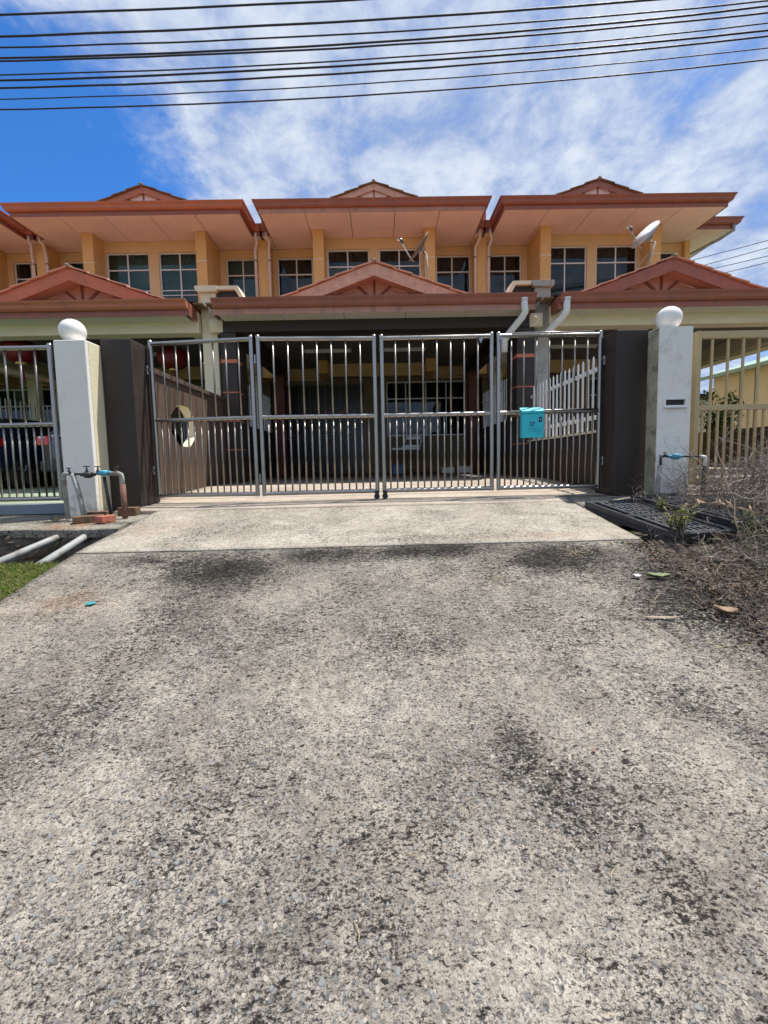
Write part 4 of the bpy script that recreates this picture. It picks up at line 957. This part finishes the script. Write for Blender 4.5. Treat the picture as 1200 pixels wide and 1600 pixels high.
def leafquads(mb, c, rad, n, size, rnd, flat=0.0, ground=None):
    for i in range(n):
        while True:
            p = Vector((rnd.uniform(-1, 1), rnd.uniform(-1, 1), rnd.uniform(-1, 1)))
            if p.length < 1: break
        p = Vector((p.x * rad[0], p.y * rad[1], p.z * rad[2])) + Vector(c)
        if ground is not None: p.z = ground(p.x, p.y) + rnd.uniform(.002, .02)
        s = size * rnd.uniform(.5, 1.3); d = Vector((rnd.gauss(0, 1), rnd.gauss(0, 1), rnd.gauss(0, 1) * (1 - flat))).normalized()
        n_ = Vector((rnd.gauss(0, 1 - flat), rnd.gauss(0, 1 - flat), 1 + rnd.gauss(0, .4))).normalized(); sd = d.cross(n_)
        if sd.length < .1: continue
        sd.normalize(); up = sd.cross(d).normalized() * s * .18
        mb.add([p - d * s, p + sd * s * .42 + up, p + d * s, p - sd * s * .42 + up], [(0, 1, 2), (0, 2, 3)])
rnd = random.Random(21)
def zr(x, y): return (gz(y) if x < 2.15 else (-.34 + (y - 3.0) * .05 if y < 3.3 else -.10))
mb = MB()
for i in range(8000):
    y = rnd.uniform(1.7, 4.3); edge = 2.05 + .2 * noise.noise(Vector((y * 2, 0, 0))) if y < 3.3 else 2.9
    x = edge + abs(rnd.gauss(0, .9)) - (.15 * rnd.random() if y < 3.3 else 0)
    if x > 5.4 or (x < 3.45 and y > 3.35): continue
    leafquads(mb, (x, y, 0), (.01, .01, .01), 1, rnd.uniform(.007, .022), rnd, .5, lambda a, b: zr(a, b) + (.0 if x < 2.2 else rnd.uniform(0, .05)))
for i in range(700):
    y = rnd.uniform(2.0, 3.3); x = 1.25 + rnd.random() ** .6 * 1.0
    leafquads(mb, (x, y, 0), (.01, .01, .01), 1, rnd.uniform(.004, .014), rnd, .7, lambda a, b: gz(b) - .001)
tag(mb.build('leaf_litter', M['litter'], fix=False), 'brown dead leaf litter under the dry brush', 'leaf litter', kind='stuff')
# soil bank right of the drive
xs_ = frange(2.16, 9, .14); ys_ = frange(-1.2, 3.24, .12); b_ = MB()
for y in ys_:
    for x in xs_: b_.v.append((x, y, gz(y) - .03 + (.05 * min(1, (x - 2.16))) + .03 * noise.noise(Vector((x * 3, y * 3, 1)))))
for j in range(len(ys_) - 1):
    for i in range(len(xs_) - 1): a = j * len(xs_) + i; b_.f.append((a, a + 1, a + 1 + len(xs_), a + len(xs_)))
tag(b_.build('soil_bank', M['soil'], smooth=True), kind='structure')
b_ = MB()
for y in frange(3.26, 4.02, .1):
    for x in frange(2.16, 9, .14): b_.v.append((x, y, (-.26 if x > 2.95 else -.42) + .16 * min(1, max(0, (y - 3.26))) + .05 * noise.noise(Vector((x * 4, y * 4, 1)))))
nx = len(frange(2.16, 9, .14))
for j in range(len(frange(3.26, 4.02, .1)) - 1):
    for i in range(nx - 1): a = j * nx + i; b_.f.append((a, a + 1, a + 1 + nx, a + nx))
tag(b_.build('drain_fill', M['soil'], smooth=True), kind='structure')
mb = MB(); rb_ = random.Random(31)
for i in range(130):
    y = rb_.uniform(2.3, 4.2); x = (2.3 if y < 3.2 else 3.1) + rb_.random() ** .8 * 2.2; h_ = min(.45, .1 + .35 * (x - 2.2))
    leafquads(mb, (x, y, zr(x, y) + h_ * rb_.random()), (.12, .12, .09), 45, rb_.uniform(.010, .020), rb_)
tag(mb.build('brush_leaves', M['brushleaf'], fix=False), 'withered green and brown leaves caught in the dry brush', 'brush leaves', kind='stuff')
def weed(x, y, z, h, n, mat, label, r=.16, ls=.022):
    T = Thing('weed', label, 'weed', (x, y, z)); rnd = random.Random(int(x * 100)); st = MB(); lf = MB()
    for k in range(n):
        a = rnd.random() * 6.28; top = Vector((x + math.cos(a) * r * rnd.random(), y + math.sin(a) * r * rnd.random(), z + h * rnd.uniform(.5, 1))); base = Vector((x + rnd.gauss(0, .03), y + rnd.gauss(0, .03), z))
        pts = [base, base.lerp(top, .5) + Vector((rnd.gauss(0, .01), rnd.gauss(0, .01), .02)), top]; st.tube(pts, [.004, .003, .0015], 4)
        for q in range(14):
            t = rnd.uniform(.2, 1); p = base.lerp(top, t); d = Vector((rnd.gauss(0, 1), rnd.gauss(0, 1), rnd.uniform(0, .8))).normalized(); s = ls * rnd.uniform(.6, 1.3); sd = d.cross(Vector((0, 0, 1))).normalized() * s * .22
            lf.add([p, p + d * s + sd, p + d * s * 2, p + d * s - sd], [(0, 1, 2, 3)])
    T.part(st, 'stem', M['stem']); T.part(lf, 'leaves', mat, fix=False)
weed(2.74, 3.98, -.08, .16, 9, M['leaf_y'], 'bright green weed growing between the two pallets', .09)
weed(2.42, 3.30, -.16, .24, 22, M['leaf_y'], 'bushy yellow green weed at the near end of the pallets', .17)
weed(2.95, 3.15, -.28, .32, 26, M['leaf'], 'mid green weed inside the dry brush, left part', .28, .02)
weed(3.2, 2.75, -.3, .30, 24, M['leaf_dark'], 'dark green weed under the brush at the right edge', .25, .026)
weed(2.45, 2.22, -.42, .14, 14, M['leaf_dark'], 'low dark grassy weed by the dry curled leaf at the right', .16, .035)
weed(3.55, 3.45, -.2, .35, 26, M['leaf'], 'green sprigs deep in the brush before the beige gate', .3, .02)
weed(-3.02, 3.93, -.36, .13, 10, M['leaf'], 'small fern growing from the drain wall', .10, .018)
weed(-3.42, 4.42, -.09, .05, 8, M['leaf_dark'], 'tiny weed at the foot of the left white pillar', .12, .012)
def flatleaf(x, y, w, l, rz, mat, label, name='leaf', cat='leaf', curl=.02, jag=0):
    mb = MB(); n = 10; z = gz(y) + .006; c, s = math.cos(rz), math.sin(rz); rn = random.Random(int(x * 99))
    for i in range(n + 1):
        t = i / n; ww = w * math.sin(PI * min(.98, max(.04, t))) ** .7 * (1 + jag * rn.uniform(-1, 1))
        for k in (-1, 0, 1):
            px, py = (t - .5) * l, k * ww / 2; X_, Y_ = x + px * c - py * s, y + px * s + py * c
            mb.v.append((X_, Y_, gz(Y_) + .008 + curl * (abs(k) + .5 * (2 * t - 1) ** 2)))
    for i in range(n):
        for k in range(2): a = i * 3 + k; mb.f.append((a, a + 1, a + 4, a + 3))
    o = mono(mb, name, mat, label, cat, (x, y, z), fix=False, smooth=True)
    sm = o.modifiers.new('solid', 'SOLIDIFY'); sm.thickness = .0015
M['lime'] = pm('lime_leaf', (.12, .155, .05), .4, 40, .6); M['dryleaf'] = pm('dry_leaf', (.25, .16, .095), .45, 30, .7); M['paper'] = pm('paper_scrap', (.50, .50, .49), .1, 9, .8); M['barkt'] = pm('pale_twig', (.42, .33, .24), .2, 20, .8)
flatleaf(1.88, 2.74, .04, .15, -.15, M['lime'], 'ragged lime green leaf lying on the concrete by the brush', jag=.35)
flatleaf(1.74, 2.75, .03, .05, -.3, M['paper'], 'scrap of white paper beside the lime green leaf', 'paper_scrap', 'paper scrap', .012, .4)
flatleaf(1.99, 2.32, .05, .11, -.4, M['dryleaf'], 'curled dry brown leaf at the right edge of the concrete', curl=.03, jag=.25)
flatleaf(1.60, 2.30, .012, .22, -.05, M['barkt'], 'flat pale strip of bark on the concrete before the dry leaf', 'bark_strip', 'bark strip', .004)
flatleaf(-1.845, 2.60, .035, .065, .2, M['paint_chip'], 'small turquoise paint fleck on the left of the driveway', 'paint_fleck', 'paint fleck', .001, .4)
flatleaf(.80, 1.50, .012, .022, .4, M['dryleaf'], 'small ochre leaf in the middle right of the driveway', curl=.003)
def straws(cx, cy, n, spread, ln, label, seed):
    mb = MB(); r = random.Random(seed)
    for i in range(n):
        x = cx + r.gauss(0, spread); y = cy + r.gauss(0, spread * .7); a = r.random() * 6.28; l = ln * r.uniform(.5, 1.2); b = r.uniform(-.6, .6); pts = []
        for k in range(5):
            t = k / 4 - .5; px = x + math.cos(a + b * t) * l * t; py = y + math.sin(a + b * t) * l * t; pts.append((px, py, gz(py) + .006 + r.uniform(0, .006)))
        mb.tube(pts, .0013, 4)
    o = mono(mb, 'straw', M['straw'], label, 'straw', (cx, cy, gz(cy)), fix=False); o['kind'] = 'stuff'
straws(1.48, 3.12, 16, .07, .09, 'tuft of orange straw at the joint on the right', 1)
straws(.80, 2.78, 5, .04, .10, 'few bent straws below the dark stain', 2)
straws(1.35, 1.22, 7, .06, .15, 'dry straws at the right edge of the picture', 4)
straws(1.75, 2.35, 24, .22, .07, 'scattered straw bits on the right of the driveway', 5)
straws(.3, 1.35, 9, .4, .035, 'few tiny straws in the middle of the driveway', 6)
# dry curled frond on the pallets
mb = MB(); r = random.Random(8)
for k in range(26):
    a = Vector((2.75 + k * .011, 3.72 - k * .016, .0 + .035 * math.sin(k / 26 * PI))); d = Vector((r.gauss(0, .4), r.gauss(.5, .4), r.uniform(-.6, .5))).normalized()
    mb.add([a, a + d * .05 + Vector((.012, 0, 0)), a + d * .09, a + d * .05 - Vector((.012, 0, 0))], [(0, 1, 2, 3)])
mb.tube([(2.72, 3.76, -.0), (2.88, 3.52, .05), (3.05, 3.28, -.02)], .006, 6)
mono(mb, 'dead_frond', M['dryleaf'], 'brown curled dead frond lying across the black pallets', 'dead frond', (2.75, 3.7, -.02), fix=False)
# grass left
mb = MB(); r = random.Random(2)
for i in range(26000):
    y = 3.21 - r.random() ** 1.4 * 1.9; x = -2.42 - abs(r.gauss(0, 1.1)) - .05 * r.random()
    if x < -5.5: continue
    if x > -2.5 and r.random() < .6: continue
    z = -.35 + (y - 3.1) * .24 + .02; h = r.uniform(.02, .062); a = r.random() * 6.28; w = .0022; l = r.uniform(.2, 1.1) * h; dx, dy = math.cos(a), math.sin(a)
    mb.add([(x - dy * w, y + dx * w, z), (x + dy * w, y - dx * w, z), (x + dx * l * .5, y + dy * l * .5, z + h * .75), (x + dx * l, y + dy * l, z + h)], [(0, 1, 2), (0, 2, 3), (1, 3, 2)])
tag(mb.build('grass', M['grass'], fix=False), 'short green grass on the verge left of the driveway', 'grass', kind='stuff')
sheet('lawn_soil', frange(-9, -2.475, .3), [(-1.2, -1.33), (0, -1.075), (1.5, -.715), (3.155, -.318)], M['ground'], thick=.1)

# ------------------------------------------------------------------ satellite dishes
def dish(c, n, base, label, Lx=.345):
    T = Thing('satellite_dish', label, 'satellite dish', base, 'satellite dishes on the porch roofs'); c = Vector(c); n = Vector(n).normalized()
    front = [(.001, 0), (.10, .005), (.20, .023), (.29 * Lx / .345, .048), (Lx, .068), (Lx + .006, .072)]
    rear = [(Lx + .0062, .0718), (Lx + .001, .060), (.29 * Lx / .345, .038), (.20, .012), (.10, -.006), (.001, -.014)]
    q = Vector((0, 0, 1)).rotation_difference(n)
    T.part(MB().lathe(c, n, front, 40), 'reflector', M['dishmat'], smooth=True); T.part(MB().lathe(c, n, rear, 40), 'reflector_back', M['dishback'], smooth=True)
    back = c - n * .05; T.part(MB().obox(back, n * .03, q @ Vector((.05, 0, 0)), q @ Vector((0, .07, 0))), 'bracket', M['pvc_grey'])
    # feed arm springs from the lower rim towards the focus
    dn = (Vector((0, 0, -1)) - n * Vector((0, 0, -1)).dot(n)).normalized(); rim = c + dn * (Lx - .02) + n * .06; foc = c + n * .46 + dn * .16
    a = T.part(MB().tube([rim - n * .09, rim, foc], .013, 8), 'feed_arm', M['pvc_grey'], smooth=True)
    T.part(MB().tube([foc + n * .02 - dn * .02, foc - n * .09 + dn * .0], [.03, .022], 12), 'receiver', M['blackpaint'], parent=a, smooth=True)
    T.part(MB().tube([foc + Vector((-.05, 0, 0)), foc + Vector((.06, 0, .01))], .022, 10), 'receiver', M['silver'], parent=a, smooth=True)
    bs = Vector(base); j = back - n * .03
    T.part(MB().tube([j, j - n * .06 + Vector((0, 0, -.02)), (j.x + .04, bs.y, j.z - .12), (bs.x, bs.y, bs.z + .12), (bs.x, bs.y, bs.z - .06)], .019, 10), 'mast', M['pvc_grey'], smooth=True)
    T.part(MB().tube([(bs.x, bs.y, bs.z + .35), (bs.x - .16, bs.y + .25, bs.z + .05)], .009, 8), 'stay', M['pvc_grey'])
M['dishback'] = pm('dish_back_grey', (.10, .10, .105), .1, 6, .6, bump=0)
M['dishmat'] = pm('dish_enamel', (.62, .63, .64), .05, 6, .35, bump=0, stain=(.45, .45, .44), samt=.15)
dish((.985 + .02, 9.2, 4.95), (-.80, -.20, .57), (1.13, 9.08, 4.27), 'satellite dish seen edge-on, on the middle porch roof', Lx=.33)
dish((5.84, 9.2, 5.12), (-.80, -.20, .57), (5.80, 9.08, 4.38), 'white round satellite dish facing left on the right porch roof', Lx=.305)

# ------------------------------------------------------------------ cables
CAB = [(6.2, 6.7713, .0428, .0023), (6.6, 6.8952, .0461, .0026), (6.9, 7.007, .0451, .0032), (6.93, 6.8977, .0511, .0038), (7.1, 7.0015, .0467, .0034),
       (7.0, 6.7239, .0509, .0037), (7.3, 6.916, .0488, .003), (7.33, 6.8286, .0509, .0033), (7.6, 6.8786, .0498, .0033), (7.8, 6.8609, .048, .0034)]
ORD = ['topmost', 'second from the top', 'third from the top', 'fourth from the top', 'fifth from the top', 'sixth from the top', 'seventh from the top', 'third from the bottom', 'second from the bottom', 'lowest']
THK = [.0125, .014, .011, .014, .013, .010, .015, .014, .009, .012]
for i, (Y, a, b, c) in enumerate(CAB):
    pts = []
    for k in range(61):
        x = -15 + k * .5; w = .008 * noise.noise(Vector((x * .9, i * 3.1, 0)))
        pts.append((x, Y, a + b * x + c * x * x + w))
    T = mono(MB().tube(pts, THK[i], 7), 'overhead_cable', M['cable'], 'black overhead cable across the sky, %s of the ten' % ORD[i], 'cable', (0, Y, a), 'overhead cables crossing the sky', smooth=True)
def pix(px, py, Y):
    v = R3 @ Vector(((px - 600) / 650, (773 - py) / 650, -1)); t = Y / v.y; return Vector((v.x * t, Y, ZC + v.z * t))
for i, (x0, y0, x1, y1, nm) in enumerate(((1060, 411, 1230, 361, 'topmost'), (1060, 424, 1230, 372, 'second'), (1060, 431, 1230, 386, 'third'), (1060, 442, 1230, 396, 'lowest'))):
    a = pix(x0, y0, 32); b = pix(x1, y1, 24); e = b + (b - a) * 2; a = a - (b - a) * .2
    pts = [a.lerp(e, k / 12) + Vector((0, 0, -.25 * math.sin(PI * k / 12))) for k in range(13)]
    mono(MB().tube(pts, .022, 5), 'overhead_cable', M['cable'], 'thin far cable beyond the corner house, %s of the four' % nm, 'cable', tuple(a), 'far cables beyond the corner house')

# ------------------------------------------------------------------ cars in the left porch
def car(x, y, mat, label):
    T = Thing('parked_car', label, 'car', (x, y + 1.9, .08), 'cars parked in the left porch')
    st = [(0, .62, .52, .86, .86), (.06, .78, .34, .98, 1.0), (.22, .84, .28, 1.02, 1.28), (.50, .86, .26, 1.02, 1.47), (1.2, .87, .24, 1.00, 1.53), (2.1, .87, .24, .98, 1.50), (2.7, .86, .24, .96, 1.22), (3.0, .85, .25, .94, .97), (3.6, .80, .28, .84, .86), (3.85, .68, .38, .70, .72)]
    b = MB(); n = 14; vs = []
    for (t, w, zb_, zbelt, zr_) in st:
        rw = w * .72 if zr_ > zbelt + .08 else w * .86
        half = [(w * .80, zb_), (w * .97, zb_ + .08), (w, (zb_ + zbelt) / 2), (w * .985, zbelt - .06), (w * .93, zbelt), (rw, max(zr_ - .04, zbelt + .004)), (rw * .75, max(zr_, zbelt + .008))]
        ring = [(hx, hz) for hx, hz in half] + [(-hx, hz) for hx, hz in half[::-1]]
        vs.append([(x + hx, y + t, hz + .06) for hx, hz in ring])
    for r_ in vs: b.v += r_
    for i in range(len(st) - 1):
        for k in range(n): k2 = (k + 1) % n; b.f.append((i * n + k, i * n + k2, (i + 1) * n + k2, (i + 1) * n + k))
    b.f.append(tuple(range(n))); b.f.append(tuple((len(st) - 1) * n + k for k in range(n))[::-1])
    body = T.part(b, 'body', mat, smooth=True, bevel=0); m = body.modifiers.new('sub', 'SUBSURF'); m.levels = 2; m.render_levels = 2
    for s_ in (-1, 1):
        T.part(MB().obox((x + s_ * .70, y + .06, 1.0), (.11, .0, 0), (0, .06, .0), (0, 0, .085)).obox((x + s_ * .80, y + .14, 1.0), (.035, .0, 0), (0, .1, 0), (0, 0, .075)), 'tail_lamp', M['lampred'], bevel=.02)
        T.part(MB().obox((x + s_ * .70, y - .002, 1.06), (.05, 0, 0), (0, .01, 0), (0, 0, .02)), 'reversing_lamp', M['white'])
        for yy_ in (.62, 3.05):
            t_ = T.part(MB().lathe((x + s_ * .76, y + yy_, .38), (s_, 0, 0), [(.20, -.08), (.29, -.09), (.30, -.05), (.30, .07), (.285, .095), (.20, .10)], 28), 'wheel', M['tyre'], smooth=True)
            r_ = MB().lathe((x + s_ * .85, y + yy_, .38), (s_, 0, 0), [(.17, 0), (.20, .005), (.205, .018), (.17, .012)], 24); r_.lathe((x + s_ * .855, y + yy_, .38), (s_, 0, 0), [(.04, 0), (.045, .02), (.02, .026)], 12)
            for q in range(5):
                a = q * 2 * PI / 5; d = Vector((0, math.cos(a), math.sin(a))); c_ = Vector((x + s_ * .868, y + yy_, .38)); r_.obox(c_ + d * .11, d * .08, Vector((.008, 0, 0)), d.cross(Vector((1, 0, 0))) * .022)
            T.part(r_, 'rim', M['rim'], parent=t_)
        T.part(MB().add([(x + s_ * .835, y + .55, 1.13), (x + s_ * .835, y + 2.3, 1.11), (x + s_ * .69, y + 1.95, 1.48), (x + s_ * .70, y + .75, 1.46)], [(0, 1, 2, 3)]), 'side_window', M['carglass'])
    T.part(MB().add([(x - .62, y + .10, 1.12), (x + .62, y + .10, 1.12), (x + .54, y + .30, 1.42), (x - .54, y + .30, 1.42)], [(0, 1, 2, 3)]), 'rear_window', M['carglass'])
    T.part(MB().box(x - .50, x + .50, y - .03, y + .05, 1.075, 1.10), 'chrome_strip', M['silver'], bevel=.005)
    T.part(MB().box(x - .76, x + .76, y - .04, y + .1, .42, .62), 'bumper', M['black'], bevel=.03)
    T.part(MB().box(x - .25, x + .25, y - .05, y - .041, .66, .78), 'number_plate', M['blackpaint'])
car(-8.12, 8.05, M['carA'], 'dark blue hatchback behind the left gate, nearer the left picture edge')
car(-5.60, 7.95, M['carB'], 'grey car behind the left gate, half hidden by the white pillar')
def lantern(x, y, z, label):
    T = Thing('red_lantern', label, 'lantern', (x, y, z), 'red paper lanterns in the left porch')
    prof = [(.32 * math.sin(a) ** .8 * (1), -.24 * math.cos(a)) for a in [PI * k / 14 for k in range(1, 14)]]
    b = MB(); b.lathe((x, y, z), (0, 0, 1), prof, 24); T.part(b, 'lantern_body', M['lantern'], smooth=True)
    T.part(MB().lathe((x, y, z + .22), (0, 0, 1), [(.10, 0), (.10, .05), (.02, .055)], 16), 'top_ring', M['gold']); T.part(MB().lathe((x, y, z - .27), (0, 0, 1), [(.10, 0), (.10, .04), (.02, .045)], 16), 'bottom_ring', M['gold'])
    T.part(MB().tube([(x, y, z + .26), (x, y, 3.35)], .006, 6), 'cord', M['gold']); T.part(MB().tube([(x, y, z - .27), (x, y, z - .62)], [.02, .045], 10), 'tassel', M['lantern'])
lantern(-4.35, 9.2, 2.78, 'red paper lantern seen above the brown boundary wall')
lantern(-7.25, 8.8, 2.88, 'red paper lantern hanging above the cars')
# things standing inside the middle porch
T = Thing('side_table', 'dark table with a white top under the porch window', 'table', (.85, 12.3, .11))
T.part(MB().box(.42, 1.22, 12.1, 12.55, .80, .86), 'table_top', M['white'], bevel=.005)
for x, y in ((.48, 12.15), (1.16, 12.15), (.48, 12.5), (1.16, 12.5)): T.part(MB().box(x - .02, x + .02, y - .02, y + .02, .11, .798), 'leg', M['darkwood'])
T.part(MB().box(.50, 1.14, 12.13, 12.52, .35, .37), 'shelf', M['darkwood'])
T = Thing('folded_rack', 'white rack with two arms standing on the dark table', 'rack', (.95, 12.3, .86))
T.part(MB().beam((.72, 12.25, .865), (.86, 12.25, 1.20), .04, .03).beam((1.22, 12.25, .865), (1.30, 12.25, 1.18), .04, .03), 'side_arm', M['white']); T.part(MB().box(.85, 1.30, 12.23, 12.27, 1.10, 1.18).box(.76, 1.24, 12.23, 12.27, .87, .94), 'cross_bar', M['white'])
for x, m_, lab, w, h in ((.55, 'blueplastic', 'blue plastic box on the porch floor left of the table legs', .16, .26), (1.95, 'white', 'white plastic box on the porch floor, left one of two', .17, .15), (2.40, 'white', 'white plastic box on the porch floor, right one of two', .17, .17)):
    T = Thing('storage_box', lab, 'box', (x, 11.75, .11), 'plastic boxes on the porch floor')
    T.part(MB().box(x - w, x + w, 11.6, 11.9, .112, .11 + h), 'box_body', M[m_], bevel=.01); T.part(MB().box(x - w - .01, x + w + .01, 11.59, 11.91, .112 + h, .13 + h), 'lid', M[m_], bevel=.005)

# ------------------------------------------------------------------ beyond the corner house
T = Thing('neighbour_house', 'cream bungalow with a green roof seen through the beige gate', 'house', (18, 15, 0))
T.part(MB().box(14.0, 24, 8.0, 17.4, -.08, 3.62), 'wall', M['cream'])
rf = MB(); rf.add([(13.5, 7.4, 3.66), (13.5, 17.7, 3.66), (19, 17.7, 5.3), (19, 7.4, 5.3), (25, 17.7, 3.66), (25, 7.4, 3.66)], [(0, 1, 2, 3), (3, 2, 4, 5), (0, 3, 5), (1, 4, 2)])
T.part(rf, 'roof', M['green_roof']); T.part(MB().box(13.46, 13.499, 7.4, 17.7, 3.52, 3.66), 'fascia_board', M['green_roof'])
for k in range(14): T.part(MB().box(13.985, 13.999, 8.2 + k * .66, 8.22 + k * .66, 0, 3.6), 'wall_joint', M['creamwall'])
T = Thing('white_shed', 'white walled shed with a flat dark roof beyond the bungalow', 'shed', (13.6, 19, 0)); T.part(MB().box(12.2, 15.2, 18.5, 21, -.08, 2.9), 'wall', M['white']); T.part(MB().box(11.8, 15.4, 18.2, 21.3, 2.95, 3.12), 'roof', M['darkwood'])
T = Thing('back_fence', 'dark weathered board fence beyond the corner house porch', 'fence', (11, 10, 0))
first = None
for k in range(26):
    p = Vector((9.75, 5.6 + k * .3, -.08))
    if first is None: first = MB().box(-.015, .015, 0, .28, 0, 1.22).build('fence_board', M['darkwood'], T.o); first.location = p - T.loc
    else: inst(first, T.o, p - T.loc)
for z in (.2, .95): T.part(MB().box(9.77, 9.82, 5.6, 13.4, z, z + .08), 'rail', M['darkwood'])
mono(MB().beam((9.3, 9.8, .2), (9.9, 8.6, 4.4), .06, .05), 'leaning_pole', M['darkwood'], 'dark pole leaning beyond the beige gate', 'pole', (9.3, 9.8, .1))
def shrub(x, y, z, rx, ry, rz, n, mat, label, size=.07):
    T = Thing('shrub', label, 'shrub', (x, y, z)); r = random.Random(int(x * 31)); lf = MB(); st = MB()
    for k in range(7):
        c = Vector((x + r.uniform(-.6, .6) * rx, y + r.uniform(-.6, .6) * ry, z + rz * r.uniform(.5, 1.6))); leafquads(lf, c, (rx * .5, ry * .5, rz * .5), n // 7, size, r)
        st.tube([(x + r.gauss(0, .05), y, z), c], [.03, .008], 6)
    T.part(st, 'stem', M['stem']); T.part(lf, 'foliage', mat, fix=False)
shrub(10.3, 12.4, -.08, .6, .5, 1.4, 1600, M['leaf_dark'], 'tall dark shrub right behind the white letter slot pillar')
shrub(10.6, 7.9, -.08, .5, .9, .85, 1300, M['leaf_y'], 'bright green leafy shrub at the right picture edge', .10)
shrub(11.5, 10.6, -.08, .8, 1.0, .7, 1200, M['leaf_dark'], 'low dark shrub behind the board fence')
shrub(9.2 + 1.0, 6.6, -.08, .4, .8, .5, 900, M['leaf'], 'mid green shrub low behind the beige gate at the right')
